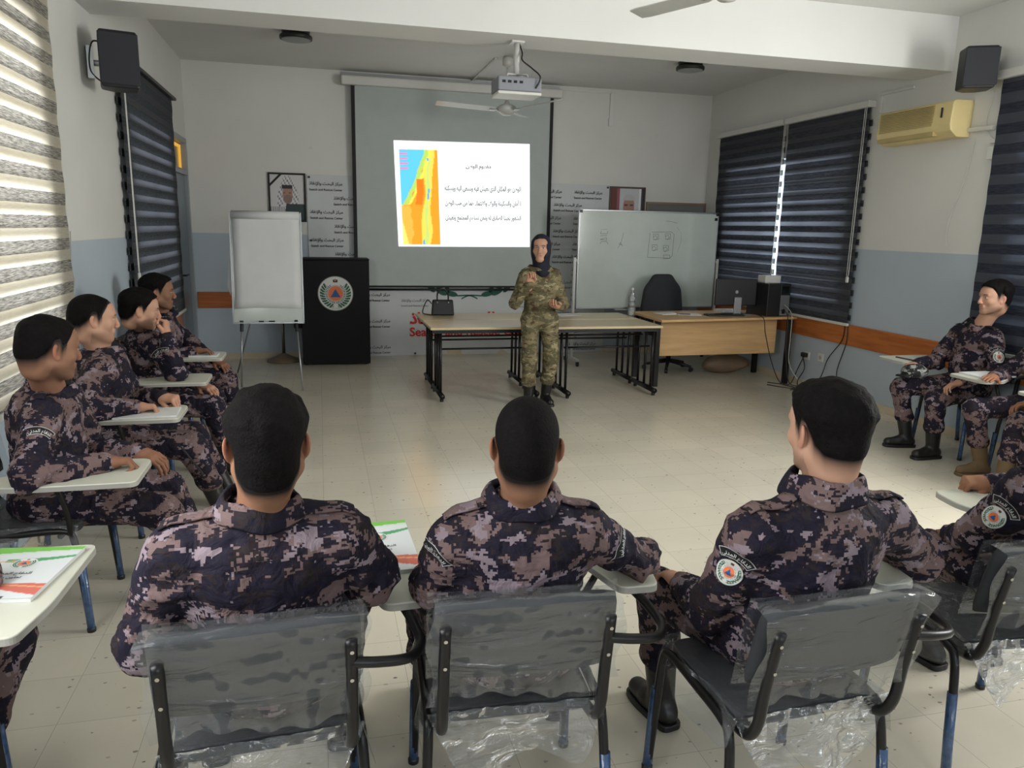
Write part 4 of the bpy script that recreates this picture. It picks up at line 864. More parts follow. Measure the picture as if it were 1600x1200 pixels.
# ---- people, in local space: facing +Y, origin on the floor under the hips
def vec(*a): return np.array(a, float)
def ik(a, b, l1, l2, pole):
    a = vec(*a); b = vec(*b); d = b-a; L_ = np.linalg.norm(d); 
    if L_ > (l1+l2)*.995: b = a+d/L_*(l1+l2)*.995; d = b-a; L_ = np.linalg.norm(d)
    u = d/L_; x = (l1*l1-l2*l2+L_*L_)/(2*L_); h = sqrt(max(l1*l1-x*x, 0)); p = vec(*pole); p = p-u*(p@u); p /= np.linalg.norm(p)
    return a+u*x+p*h, b
def rotm(yaw, pitch=0, roll=0):
    return np.array((Matrix.Rotation(yaw, 3, 'Z') @ Matrix.Rotation(pitch, 3, 'X') @ Matrix.Rotation(roll, 3, 'Y')))
def head_field(Fd, O, R, v, ears=True):
    hs = v.get('hs', 1.05); T = lambda *p: O+R@vec(*p)*hs
    def E(c, r, k=.02, op='u', Rl=None): Fd.ell(T(*c), np.array(r)*hs, R if Rl is None else R@Rl, k, op)
    def Cn(a, b, ra, rb, k=.02, op='u'): Fd.cone(T(*a), T(*b), ra*hs, rb*hs, k, op)
    w = v.get('w', 1.)
    E((0, -.014, .036), (.077*w, .099, .088)); E((0, .035, -.012), (.064*w, .060, .088), .03); E((0, .05, .045), (.06*w, .045, .05), .03)
    Cn((-.05*w, .0, -.05), (-.012, .072, -.092), .028, .020, .03); Cn((.05*w, .0, -.05), (.012, .072, -.092), .028, .020, .03); E((0, .073, -.088), (.022, .02, .018), .02)
    for s in (-1, 1):
        E((s*.042, .062, -.02), (.023, .022, .022), .02); E((s*.032, .104, .010), (.017, .014, .012), .012, 's'); E((s*.031, .080, .010), (.0155, .0155, .0125), .004)
        Cn((s*.014, .096, .030), (s*.046, .084, .030), .008, .007, .01)
        E((s*.0125, .106, -.030), (.0095, .011, .008), .008)
    Cn((0, .094, .022), (0, .113*v.get('nose', 1.), -.020), .0085, .0115, .012); E((0, .110*v.get('nose', 1.), -.026), (.011, .011, .010), .008)
    E((0, .090, -.058), (.024, .012, .020), .012); Cn((-.018, .094, -.052), (.018, .094, -.052), .0055, .0055, .006); Cn((-.015, .093, -.062), (.015, .093, -.062), .0065, .0065, .006); E((0, .107, -.0570), (.022, .006, .0016), .003, 's')
    Cn((0, -.060, -.02), (0, -.042, -.075), .050, .048, .04)
    Re = np.array(Matrix.Rotation(radians(14), 3, 'X'))
    for s in (-1, 1) if ears else ():
        Rl = np.array(Matrix.Rotation(s*radians(34), 3, 'Z'))@Re
        E((s*.080*w, -.006, -.004), (.0065, .019, .031), .006, 'u', Rl); E((s*.0845*w, .001, -.001), (.0065, .0105, .018), .004, 's', Rl); E((s*.077*w, .004, -.026), (.006, .008, .010), .006)
SKIN = {'a': (166, 128, 104), 'b': (140, 102, 80), 'c': (182, 142, 120), 'd': (134, 98, 78)}
def hairline(y, fade): return np.interp(y, [-.12, -.06, -.035, -.012, .008, .020, .036, .060, .085], [-.088+fade, -.078+fade, -.050+fade,   .026, .026, -.004, .030, .078, .092])
def paint_head(L_, v):
    n = len(L_); C = np.tile(np.array(rgb(*SKIN[v.get('skin', 'b')])[:3]), (n, 1)); x, y, z = L_.T
    mot = vnoise(L_*28, 5)[:, None]; C = C*(1+.06*mot)
    def mix(m, c): 
        nonlocal C; m = np.clip(m, 0, 1)[:, None]; C = C*(1-m)+np.array(rgb(*c)[:3])*m
    zl = hairline(y, v.get('fade', 0.)); inreg = (z > -.13); fo = {'fade': .018, 'crew': .010, 'thick': .006, 'short': .016}.get(v.get('hair', 'fade'), 0); zl = zl+fo*(.25*(y < .03)+.75*np.clip((-.015-y)/.035, 0, 1))+.006; sf = np.where(y > .035, .006, v.get('soft', .035)); st = np.clip((z-(zl-sf))/sf, 0, 1)**1.6*inreg*(np.abs(x) < .0835*v.get('w', 1.)); mix(st*.995*(1 if v.get('hair') != 'none' else 0), (13, 11, 11))
    lips = np.exp(-((x/.021)**4+((z+.057)/.0085)**4))*(y > .09); mix(lips*.55, (150, 84, 78))
    brow = np.exp(-(((np.abs(x)-.032)/.018)**4+((z-.031+.15*(np.abs(x)-.032)**2*20)/.0045)**2))*(y > .065); mix(brow*.9, (24, 20, 18))
    eye = np.exp(-(((np.abs(x)-.031)/.0125)**4+((z-.010)/.0042)**4))*(y > .085); mix(eye*.85, (196, 188, 180)); mix(np.exp(-(((np.abs(x)-.031)/.0048)**4+((z-.010)/.0048)**4))*(y > .085), (28, 20, 18))
    lash = np.exp(-(((np.abs(x)-.031)/.0145)**4+((z-.0155)/.0022)**2))*(y > .08); mix(lash*.7, (30, 22, 20))
    if v.get('beard', .3): mix(v.get('beard', .3)*np.clip((-.045-z)/.02, 0, 1)*(y > -.01)*(1-lips)*np.clip((z+.13)/.02, 0, 1), (60, 48, 44))
    if v.get('moustache'): mix(np.exp(-((x/.026)**4+((z+.044)/.006)**2))*(y > .09), (26, 22, 20))
    mix(.35*np.exp(-(((x)/.02)**2+((z+.018)/.014)**2))*(y > .10), (186, 118, 98)); mix(.3*(np.abs(x) > .082), (186, 112, 92))
    return C
def hand_prims(W0, R, side, pose):
    # right hand local frame: fingers +Y, palm -Z, thumb towards -X (side=+1); left mirrored
    cu = {'flat': (.12, .15, .1), 'relax': (.45, .6, .4), 'fist': (1.35, 1.5, .9), 'grip': (.9, 1.1, .6), 'point': (.3, .4, .3)}[pose]
    def T(x, y, z): return W0+R@vec(x*side, y, z)
    P = [('palm', T(-.022, .03, 0), T(-.022, .082, .0), .017, .0145), ('palm', T(0, .03, .002), T(0, .086, .003), .018, .015), ('palm', T(.022, .03, 0), T(.022, .080, .0), .017, .014), ('palm', T(0, -.05, 0), T(0, .03, 0), .025, .024), ('palm', T(-.015, .0, 0), T(-.015, .03, 0), .022, .02)]
    for i, (bx_, by, ln, r) in enumerate(((-.030, .088, .92, .0092), (-.010, .092, 1.0, .0094), (.010, .090, .94, .009), (.029, .084, .76, .0082))):
        p = vec(bx_, by, .002); an = 0.; spread = (bx_*-1.6 if pose in ('flat', 'relax') else bx_*.5); ch = []
        for seg, q in zip((.043, .027, .021), cu):
            an += q*(1+.06*(i-1)); nx = p+vec(-spread*seg*1.0 if seg > .04 else 0, cos(an)*seg*ln, -sin(an)*seg*ln); ch.append((p.copy(), nx.copy())); p = nx
        for j, (a, b) in enumerate(ch): P.append(('f%d' % i, T(*a), T(*b), r*(1-.08*j), r*(1-.08*(j+1))))
    th = {'flat': ((-.030, .018, -.006), (-.055, .048, -.012), (-.064, .080, -.014)), 'relax': ((-.028, .018, -.008), (-.050, .048, -.022), (-.048, .078, -.034)), 'fist': ((-.028, .020, -.010), (-.044, .052, -.030), (-.014, .070, -.046)), 'grip': ((-.028, .02, -.01), (-.047, .05, -.028), (-.03, .078, -.044)), 'point': ((-.028, .02, -.008), (-.05, .05, -.02), (-.045, .082, -.028))}[pose]
    P += [('t', T(*th[0]), T(*th[1]), .0145, .0115), ('t', T(*th[1]), T(*th[2]), .0112, .0092)]
    return P
def hand_mesh(W0, R, side, pose, el, h=.003):
    P = hand_prims(W0, R, side, pose); pts = np.array([p[1] for p in P]+[p[2] for p in P]); Fd = Field(pts.min(0)-.03, pts.max(0)+.03, h)
    el = W0+(el-W0)/np.linalg.norm(el-W0)*.09
    base = Field(pts.min(0)-.03, pts.max(0)+.03, h)
    for n, a, b, ra, rb in P:
        if n == 'palm': base.cone(a, b, ra, rb, .018)
    base.cone(el, W0, .029, .026, .02)
    for g in ('f0', 'f1', 'f2', 'f3', 't'):
        sub = Field(base.lo, base.lo+base.h*(base.n-1), h)
        for n, a, b, ra, rb in P:
            if n == g: sub.cone(a, b, ra, rb, .004)
        m = min(base.F.shape[0], sub.F.shape[0]), min(base.F.shape[1], sub.F.shape[1]), min(base.F.shape[2], sub.F.shape[2])
        sub.F = sub.F[:m[0], :m[1], :m[2]]; 
        if g == 'f0': acc = [base.F[:m[0], :m[1], :m[2]]]
        acc.append(sub.F)
    out = acc[0]; palm = acc[0]; res = palm
    for d in acc[1:]:
        k = .006; hh = np.maximum(k-np.abs(palm-d), 0)/k; u = np.minimum(palm, d)-hh*hh*k*.25; res = np.minimum(res, u)
    base.F = res; V, Q = base.mesh(); return relax(V, Q, 1, .35), Q
def frame_from(y, zhint):
    y = y/np.linalg.norm(y); z = zhint-y*(zhint@y); z /= np.linalg.norm(z); x = np.cross(y, z); return np.stack([x, y, z], 1)
ALLP = []
def person(loc, yaw, label, S):
    S = dict(S); seed = len(ALLP)*11+3; near = S.get('near', False); stand = S.get('stand', False)
    root = thing('person', (loc[0], loc[1], 0), yaw, label, 'person'); ALLP.append(root)
    Wl = Matrix.Rotation(-yaw, 3, 'Z')
    def loc3(w): q = Wl @ Vector((w[0]-loc[0], w[1]-loc[1], w[2])); return vec(*q)      # world -> local
    pz = S.get('pz', .535); pel = vec(0, 0, pz); lean = S.get('lean', 0.); sb = S.get('b', 1.)                      # lean: forward shift of chest (m)
    chest = vec(S.get('sway', 0)*.6, lean*.62-.01, pz+.275); nb = vec(S.get('sway', 0), lean, pz+.445)
    head = loc3(S['head']) if 'head' in S else nb+vec(0, .03, .15)
    hy = S.get('hyaw', 0.)-yaw if 'hyaw' in S else 0.; R = rotm(hy, S.get('hpitch', 0.), S.get('hroll', 0.))
    sw = S.get('sw', .178)*sb; sd = S.get('shdrop', .055); tw = S.get('twist', 0.)
    shR = nb+vec(sw*cos(tw), sw*sin(tw)-.005, -sd); shL = nb+vec(-sw*cos(tw), -sw*sin(tw)-.005, -sd)
    arms = []
    for s, sh, key in ((1, shR, 'R'), (-1, shL, 'L')):
        tgt = loc3(S['w'+key]) if 'w'+key in S else vec(s*.16, .40, pz+.10)
        pole = vec(*S.get('pole'+key, (s*.8, -.5, -.6))); el, wr = ik(sh, tgt, .285, .255, pole)
        if 'e'+key in S: el = loc3(S['e'+key]); wr = el+(tgt-el)/np.linalg.norm(tgt-el)*min(.255, np.linalg.norm(tgt-el))
        arms.append((s, sh, el, wr, key))
    legs = []
    for s, key in ((1, 'R'), (-1, 'L')):
        hip = pel+vec(s*.095, .02, -.01); an = vec(*S['f'+key]) if 'f'+key in S else (vec(s*.17, .42, .10) if not stand else vec(s*.11, .02, .10))
        kn, an = ik(hip, an, .43 if not stand else .385, .40 if not stand else .375, vec(*S.get('kp'+key, (s*.25, .6, 1.)))); legs.append((s, hip, kn, an))
    cm = S.get('camo', 'camo'); h = .0075 if near else .011
    # --- jacket
    allp = np.array([pel, chest, nb, shR, shL]+[a[2] for a in arms]+[a[3] for a in arms]); J = Field(allp.min(0)-.2, allp.max(0)+.16, h)
    fb = S.get('fem', False); wst = .150 if fb else .168
    J.ell(pel+vec(0, -.0, -.02 if not stand else .0), (.182*sb, .150, .095 if not stand else .12), None, .04); J.ell((pel+chest)/2+vec(0, -.0, -.02), (wst*sb, .128*sb, .15), None, .06)
    J.ell(chest+vec(0, .0, .0), (.182*sb, .126*sb, .165), None, .06); J.ell(chest+vec(0, -.02, .09), (.165*sb, .108*sb, .12), None, .05)
    J.cone(shL+vec(.02, 0, 0), shR-vec(.02, 0, 0), .060, .060, .06); J.cone(nb-vec(0, .0, .04), nb+vec(0, .004, .0), .072, .060, .045)
    for s, sh, el, wr, key in arms:
         J.cone(sh, el, .066*sb, .054*sb, .035); J.cone(el, wr, .055*sb, .041, .02); J.cone(wr-(wr-el)*.10, wr-(wr-el)*.03, .042, .040, .006)
    V, Q = J.mesh()
    jt = [(a[2], .11, 1.8) for a in arms]+[(pel+vec(0, 0, .07), .16, 1.4)]+[(a[1]-vec(0, 0, .08), .08, .8) for a in arms]
    V = relax(V, Q, 1); V = crumple(V, Q, S.get('fold', .0098), seed, jt); V = relax(V, Q, 1, .3)
    jk = raw('jacket', V, Q, MT[cm], root, True); BV = BVHTree.FromPolygons([tuple(v) for v in V], [tuple(int(i) for i in q) for q in Q])
    # --- trousers
    tp = np.array([pel]+[l[1] for l in legs]+[l[2] for l in legs]+[l[3] for l in legs]); T_ = Field(tp.min(0)-.17, tp.max(0)+.13, .011 if near else .013)
    T_.ell(pel+vec(0, 0, -.02), (.17*sb, .135, .10), None, .03)
    for s, hip, kn, an in legs:
        T_.cone(hip, kn, .094 if not fb else .088, .070, .03); top = an+vec(0, 0, .17); top = an+(kn-an)*.40
        T_.cone(kn, top, .072, .062, .02); T_.ell(top, (.070, .070, .045), None, .02)
    V, Q = T_.mesh(); V = crumple(relax(V, Q, 1), Q, .0065, seed+4, [(l[2], .14, 1.6) for l in legs]+[(l[1], .14, 1.) for l in legs]); raw('trousers', relax(V, Q, 1, .3), Q, MT[cm], root, True)
    # --- boots
    for s, hip, kn, an in legs:
        d = kn-an; fa = S.get('ftoe', s*.12); fd = vec(sin(fa), cos(fa), 0); B_ = Field(np.minimum(an, an+fd*.2)-.10, np.maximum(an+d*.5, an+fd*.2)+.10, .008)
        an0 = vec(an[0], an[1], .075); B_.cone(an0, an+d*.45, .046, .058, .02); B_.cone(an0-fd*.035-vec(0, 0, .03), an0+fd*.06-vec(0, 0, .025), .040, .040, .03); B_.cone(an0+fd*.06-vec(0, 0, .03), an0+fd*.145-vec(0, 0, .035), .042, .036, .02)
        Z = B_.ax[2][None, None, :]; B_.F = np.maximum(B_.F, (.018-Z)).astype(np.float32); V, Q = B_.mesh(); bt = raw('boot', V, Q, MT[S.get('boot', 'boot')], root, True)
        o_ = round_poly([(-.042, -.078), (.042, -.078), (.050, .10), (.035, .183), (-.035, .183), (-.050, .10)], .03); q_ = Matrix.Rotation(-fa, 2)
        MB().prism([tuple(Vector((an0[0], an0[1]))+q_ @ Vector(p)) for p in o_], 0, .024).build('boot_sole', MT['black'] if S.get('boot') != 'bootbr' else MT['bootbr'], bt, bevel=.004)
    # --- body: head and neck at fine resolution, hands finer, the rest inside the clothes
    hh = .0032 if near else .0034; Hf = Field(np.minimum(head-.13, nb-.08)+vec(0, 0, 0), np.maximum(head+.145, nb+.08), hh); head_field(Hf, head, R, S)
    nk = S.get('neck', .054); Hf.cone(nb+vec(0, .0, -.03), head+R@vec(0, -.030, -.03), nk+.008, nk, .03); Hf.cone(head+R@vec(0, -.045, -.04), nb+vec(0, -.02, .0), .040, .042, .03)
    V, Q = Hf.mesh(); V = relax(V, Q, 1, .3); Ll = (V-head)@R/S.get('hs', 1.05); C = paint_head(Ll, S)
    VV = [V]; QQ = [np.asarray(Q)]; CC = [C]; off = len(V); sk = np.array(rgb(*SKIN[S.get('skin', 'b')])[:3])
    for s, sh, el, wr, key in arms:
        pose = S.get('pose'+key, 'relax'); fd = (wr-el)/np.linalg.norm(wr-el)
        if 'hd'+key in S: fd = fd*.35+vec(*(Wl @ Vector(S['hd'+key])))
        up = vec(*(Wl @ Vector(S['hu'+key]))) if 'hu'+key in S else vec(-.25*s, 0, 1)
        Rh = frame_from(fd, up); V, Q = hand_mesh(wr, Rh, s, pose, el); VV.append(V); QQ.append(np.asarray(Q)+off); off += len(V)
        kn_ = 1+.08*vnoise(V*60, 2)[:, None]; CC.append(np.tile(sk, (len(V), 1))*kn_*np.array([1.02, .97, .95]))
    Bf = Field(np.minimum(allp.min(0), tp.min(0))-.12, allp.max(0)+.06, .02); Bf.ell(pel, (.13, .10, .09), None, .05); Bf.ell(chest, (.14, .09, .15), None, .06); Bf.cone(pel, nb, .09, .045, .06); Bf.cone(shL, shR, .035, .035, .05)
    for s, sh, el, wr, key in arms: Bf.cone(sh, el, .038, .032, .03); Bf.cone(el, wr-(wr-el)*.06, .032, .024, .02)
    for s, hip, kn, an in legs: Bf.cone(hip, kn, .065, .045, .03); Bf.cone(kn, vec(an[0], an[1], .1), .045, .03, .02)
    V, Q = Bf.mesh(); VV.append(V); QQ.append(np.asarray(Q)+off); CC.append(np.tile(sk, (len(V), 1)))
    raw('body', np.concatenate(VV), np.concatenate(QQ), MT['skin'], root, True, cols=np.concatenate(CC))
    # --- hair
    st = S.get('hair', 'fade')
    if st != 'none':
        hs = S.get('hs', 1.05); G = Field(head-.15, head+.17, .0045 if near else .005); tt, ts, fo = {'fade': (.021, .0020, .018), 'crew': (.0030, .0012, .010), 'thick': (.017, .0020, .006), 'short': (.009, .0015, .016)}[st]
        head_field(G, head, R, S, ears=False); G.cone(nb+vec(0, .0, -.03), head+R@vec(0, -.030, -.03), nk+.008, nk, .03)
        X, Y, Z = np.meshgrid(*G.ax, indexing='ij'); P = np.stack([X-head[0], Y-head[1], Z-head[2]], -1)@R/hs; x, y, z = P[..., 0], P[..., 1], P[..., 2]
        lo_ = {'fade': .0, 'thick': .0, 'crew': .03, 'short': .02}[st]; tm = np.clip((z-lo_-.035*(y > .0))/.07, 0, 1); t = ts+(tt-ts)*tm*tm*(3-2*tm)
        d = G.F-t
        er = np.clip((z-hairline(y, S.get('fade', 0.))-fo*.25-.002)/.022, 0, 1); er = np.where(y < .03, er, 1.); d = G.F-((t+.003)*er-.003)
        if tt > .006: d = d-.0045*tm*vnoise(P.reshape(-1, 3)*np.array([40, 24, 40]), seed).reshape(d.shape)-.002*tm*vnoise(P.reshape(-1, 3)*np.array([110, 60, 110]), seed).reshape(d.shape)
        zl = hairline(y, S.get('fade', 0.))+fo*(.25*(y < .03)+.75*np.clip((-.015-y)/.035, 0, 1))

        if S.get('recede'): zl = zl+.012*(y > .03)
        cut = (zl-z); k = .012; hk = np.maximum(k-np.abs(d-cut), 0)/k; G.F = (np.maximum(d, cut)+hk*hk*k*.25).astype(np.float32)
        V, Q = G.mesh(); 
        if len(V): raw('hair', relax(V, Q, 1, .3), Q, MT['hair'], root, True)
    # --- collar, undershirt, shoulder straps
    if not S.get('nocollar'):
        V = []; Fc = []; na = 40; ax = head+R@vec(0, -.03, -.06)-nb; ax = ax/np.linalg.norm(ax); tilt = np.array(Vector((0, 0, 1)).rotation_difference(Vector(ax*.5+vec(0, 0, .6))).to_matrix())
        prof = S.get('collar', [(.086, -.02), (.080, .020), (.076, .056), (.080, .066), (.090, .050), (.104, .008)])
        for i in range(na+1):
            a = pi/2+.22+(2*pi-.44)*i/na; fr = abs(sin((a-pi/2)/2))        # 0 at the front, 1 at the nape
            for j, (r_, z_) in enumerate(prof):
                rr = r_*(1+.05*sin(5*a+seed)+.10*(1-fr)*(j > 2)); V.append(nb+tilt@vec(cos(a)*rr, sin(a)*rr*.98, z_*(.65+.4*fr)-.008*(1-fr)+.004*sin(4*a+seed)*(j > 0))+vec(0, .0, .012))
        m = len(prof)
        for i in range(na):
            for j in range(m-1): Fc.append((i*m+j, (i+1)*m+j, (i+1)*m+j+1, i*m+j+1))
        o = raw('collar', V, Fc, MT[cm], jk, True); md = o.modifiers.new('thickness', 'SOLIDIFY'); md.thickness = .005; md.offset = 0; sd_ = o.modifiers.new('soft', 'SUBSURF'); sd_.levels = sd_.render_levels = 1
        U_ = Field(nb-.09, nb+.09, .007); U_.cone(nb+vec(0, .01, -.03), nb+vec(0, .012, .018), .068, .063, .02); V, Q = U_.mesh(); raw('undershirt', V, Q, MT['tee'], root, True)
    if not S.get('nostrap'):
        for s, sh in ((1, shR), (-1, shL)):
            a = nb+vec(s*.082, -.012, 0); b = sh+vec(s*.030, -.004, 0); V = []; Fc = []; n = 10; e = b-a; e[2] = 0; pr_ = vec(-e[1], e[0], 0)/np.linalg.norm(e)
            for i in range(n+1):
                t = i/n; 
                for j in (-1, -.4, .4, 1):
                    p = a+(b-a)*t+pr_*.024*j*(1-.25*(t < .08)); hit = BV.ray_cast(Vector((p[0], p[1], nb[2]+.2)), Vector((0, 0, -1)))
                    z = hit[0].z if hit[0] else p[2]; V.append((p[0], p[1], z+.006+.004*sin(t*pi)))
            for i in range(n):
                for j in range(3): q_ = i*4+j; Fc.append((q_, q_+1, q_+5, q_+4))
            o = raw('shoulder_strap', V, Fc, MT[cm], jk, True); md = o.modifiers.new('thickness', 'SOLIDIFY'); md.thickness = .005; md.offset = 0
            c = Vector(V[5]); MB().lathe([(.007, 0), (.007, .004)], tuple(c+Vector((0, 0, .004))), 12).build('button', MT['black'], o)
    # --- sleeve patches
    def project(c, out, upv, U, V_, off_):
        out = out/np.linalg.norm(out); upv = upv-out*(upv@out); upv /= np.linalg.norm(upv); rt = np.cross(upv, out); res = []
        for u, w in zip(U, V_):
            p = c+rt*u+upv*w+out*.15; hit = BV.ray_cast(Vector(p), Vector(-out), .25); res.append(tuple((hit[0]+Vector(out)*off_) if hit[0] else Vector(c+rt*u+upv*w+out*.055)))
        return res
    for s, sh, el, wr, key in arms:
        pt = S.get('patch'+key)
        if not pt: continue
        ax = (sh-el)/np.linalg.norm(sh-el); out = vec(*(Wl @ Vector(S['po'+key]))) if 'po'+key in S else vec(s, -.1, .15)
        if 'round' in pt:
            c = sh+(el-sh)*S.get('pf', .50); V_, Fc = disc_geo(20, 56); C = emblem_cols(V_[:, 0], V_[:, 1]); raw('round_sleeve_patch', project(c, out, ax, V_[:, 0]*.037, V_[:, 1]*.043, .0035), Fc, MT['patch'], jk, True, cols=C)
        c = sh+(el-sh)*S.get('pf', .50); R0, R1, A = .052, .078, .78; U = []; V2 = []; Fc = []; C = []; n = 36; rows = [R0, R0+.0025, R1-.0025, R1]
        for i in range(n+1):
            a = -A+2*A*i/n
            for r_ in rows: U.append(sin(a)*r_); V2.append(cos(a)*r_-.003); C.append(rgb(222, 222, 222)[:3] if r_ in (R0, R1) or i in (0, n) else rgb(22, 22, 26)[:3])
        for i in range(n):
            for j in range(3): q_ = i*4+j; Fc.append((q_, q_+1, q_+5, q_+4))
        raw('arc_sleeve_patch', project(c, out, ax, U, V2, .003), Fc, MT['patch'], jk, True, cols=C)
        TV, TF = text_geo(ar('الدفاع المدني'), .012); wd = TV[:, 0].max(); aa = (TV[:, 0]/wd-.5)*2*A*.86; rr = R0+.0065+TV[:, 1]*.0155
        raw('patch_lettering', project(c, out, ax, np.sin(aa)*rr, np.cos(aa)*rr-.003, .0048), TF, MT['paper'], jk)
    return root
# ------------------------------------------------------------------ tablet-arm chairs
def film_grid(P, nu, nv, amp, seed, sag=0.):
    # P(u, v) -> point; wrinkled sheet with slight thickness left to the film itself
    V = []; Fc = []
    uv = [(i/nu, j/nv) for j in range(nv+1) for i in range(nu+1)]; pts = np.array([P(u, v) for u, v in uv]); n1 = vnoise(pts*np.array([16, 16, 34]), seed)+.6*vnoise(pts*np.array([60, 60, 40]), seed+1)
    n2 = vnoise(pts*13+5, seed+2)
    for p, a, b in zip(pts, n1, n2): V.append((p[0]+b*amp*.3, p[1]+a*amp, p[2]+b*amp*.5))
    for j in range(nv):
        for i in range(nu): a = j*(nu+1)+i; Fc.append((a, a+1, a+nu+2, a+nu+1))
    return V, Fc
def make_chair(seed=1):
    r = thing('tablet_chair'); 
    P = round_poly([(-.21, -.18), (.21, -.18), (.215, .215), (-.215, .215)], .05); MB().prism(P, .425, .465).build('seat', MT['fabric'], r, bevel=.012)
    # backrest: slightly curved pad
    V = []; Fc = []; nx, nz = 14, 8
    for lay in (0, 1):
        for j in range(nz+1):
            for i in range(nx+1):
                u, v = i/nx*2-1, j/nz; e = 1-.03*(abs(v-.5)*2)**6; th = .022*(1-(abs(u)**8)*.6)*(1-.5*(abs(v-.5)*2)**8)
                V.append((u*.232*e, -.205-.055*v-.018*(1-u*u)+(th if lay else -th), .585+v*.235*(1-.04*u**6)))
    m = (nx+1)*(nz+1)
    for j in range(nz):
        for i in range(nx): a = j*(nx+1)+i; Fc += [(a, a+1, a+nx+2, a+nx+1), (m+a, m+a+nx+1, m+a+nx+2, m+a+1)]
    for i in range(nx): Fc += [(i, m+i, m+i+1, i+1), (nz*(nx+1)+i, nz*(nx+1)+i+1, m+nz*(nx+1)+i+1, m+nz*(nx+1)+i)]
    for j in range(nz): a = j*(nx+1); Fc += [(a, a+nx+1, m+a+nx+1, m+a), (a+nx, m+a+nx, m+a+2*nx+1, a+2*nx+1)]
    bk = raw('backrest', V, Fc, MT['fabric'], r, True)
    for s in (-1, 1):
        fr = MB().tube(curve_pts([(s*.250, .235, 0), (s*.242, .215, .25), (s*.238, .20, .40), (s*.235, .165, .445), (s*.235, .0, .442), (s*.235, -.13, .432), (s*.237, -.175, .40), (s*.243, -.20, .25), (s*.250, -.225, 0)], 6), .0135, 12).build('side_frame', MT['frame'], r, True)
        for y, z0, y2 in ((.235, .30, .2205), (-.225, .30, -.1945)):
            MB().tube([(s*.250, y, .012), (s*.2475, y+(y2-y)*.5, .15), (s*.2435, y2, z0)], .0155, 12).build('leg_wrap', MT['bluefilm'], fr, True)
            MB().lathe([(.017, 0), (.018, .014), (.015, .02)], (s*.25, y, 0), 14).build('leg_cap', MT['black'], fr)
        up = MB().tube(curve_pts([(s*.195, -.02, .415), (s*.2, -.13, .415), (s*.205, -.205, .43), (s*.207, -.245, .49), (s*.207, -.262, .60), (s*.205, -.295, .765)], 6), .015, 12, flat=(1.0, (1, 0, 0))).build('backrest_upright', MT['frame'], r, True)
        sc = MB()
        for z, y in ((.735, -.3045), (.655, -.290)): sc.tube([(s*.2055, y+.006, z), (s*.2055, y-.001, z-.0005)], .0048, 12)
        sc.build('screws', MT['chrome'], up)
    for y in (-.12, .15): MB().tube([(-.235, y, .425), (.235, y, .425)], .012, 10).build('cross_bar', MT['frame'], r, True)
    ab = MB().tube(curve_pts([(.205, -.285, .70), (.27, -.285, .69), (.345, -.26, .675), (.385, -.19, .665), (.385, -.12, .672), (.37, -.02, .68), (.345, .10, .682), (.32, .22, .682)], 6), .013, 12).build('tablet_arm', MT['frame'], r, True)
    MB().tube(curve_pts([(.238, .19, .43), (.27, .195, .53), (.32, .19, .63), (.33, .17, .68)], 6), .0115, 10).build('tablet_support', MT['frame'], r, True)
    P = round_poly([(.315, -.055), (.43, -.055), (.455, .12), (.455, .50), (.14, .50), (.13, .33), (.25, .16)], [.03, .03, .05, .035, .05, .06, .12], 6)
    tb = MB().prism(P, .690, .712).build('writing_tablet', MT['laminate'], r, bevel=.003)
    rim = MB(); n = len(P)
    cxy = (.32, .25); Po = [(cxy[0]+(x-cxy[0])*1.006, cxy[1]+(y-cxy[1])*1.005) for x, y in P]
    rim.v = [(x, y, z) for z in (.6905, .708) for x, y in Po]; rim.f = [(i, (i+1) % n, n+(i+1) % n, n+i) for i in range(n)]; raw('tablet_edge', rim.v, rim.f, MT['edge'], tb)
    # clear factory film over the backrest, bunched below it, and around the seat
    def bp(u, v):
        a = u*2-1; e = .243+.010*sin(v*9+seed)+.02*max(0, v-.8)
        if v < .06: return (a*e*.98, -.22-.06+.075*(1-v/.06)*(.6), .824+.002*sin(u*20)-.01*a*a)
        w = (v-.06)/.94; return (a*e, -.300+.055*w-.016*(1-a*a)+(.012*sin(u*31+seed)+.01*sin(u*13))*max(0, w-.7)*3-.006, .826-.015*a**4*(1-w)-.262*w-.030*max(0, w-.75)*(1+sin(u*9+seed*2))*2)
    V, Fc = film_grid(bp, 80, 50, .0022, seed*3); raw('clear_film_cover', V, Fc, MT['film'], bk, True)
    def bf(u, v): a = u*2-1; return (a*.243, -.175-.055*(1-v)-.016*(1-a*a)+.01, .824-.27*v)
    V, Fc = film_grid(bf, 30, 20, .003, seed*3+1); raw('clear_film_front', V, Fc, MT['film'], bk, True)
    def sp_(u, v):
        a = u*2-1; q = 1-.25*v*abs(a); return (a*.245*q, -.20-.03*v+.03*sin(u*8+seed)*v, .475-.17*v*(1-.55*a*a)*(1+.35*sin(u*7+seed*1.7))-.02*v)
    V, Fc = film_grid(sp_, 60, 26, .010, seed*5+2); raw('loose_seat_film', V, Fc, MT['film2'], r, True)
    def ss(s):
        def f(u, v): return (s*(.225+.03*v+.012*sin(u*11+seed)), -.20+.42*u, .470-.10*v*(1+.3*sin(u*6+s)))
        return f
    for s in (-1, 1): V, Fc = film_grid(ss(s), 30, 12, .006, seed*5+7+s); raw('side_seat_film', V, Fc, MT['film2'], r, True)
    V, Fc = film_grid(lambda u, v: ((u*2-1)*.232, -.19+.42*v, .474), 24, 24, .002, 9); raw('seat_top_film', V, Fc, MT['film2'], r, True)
    return r
protos = [make_chair(1), make_chair(4)]; used = [False, False]
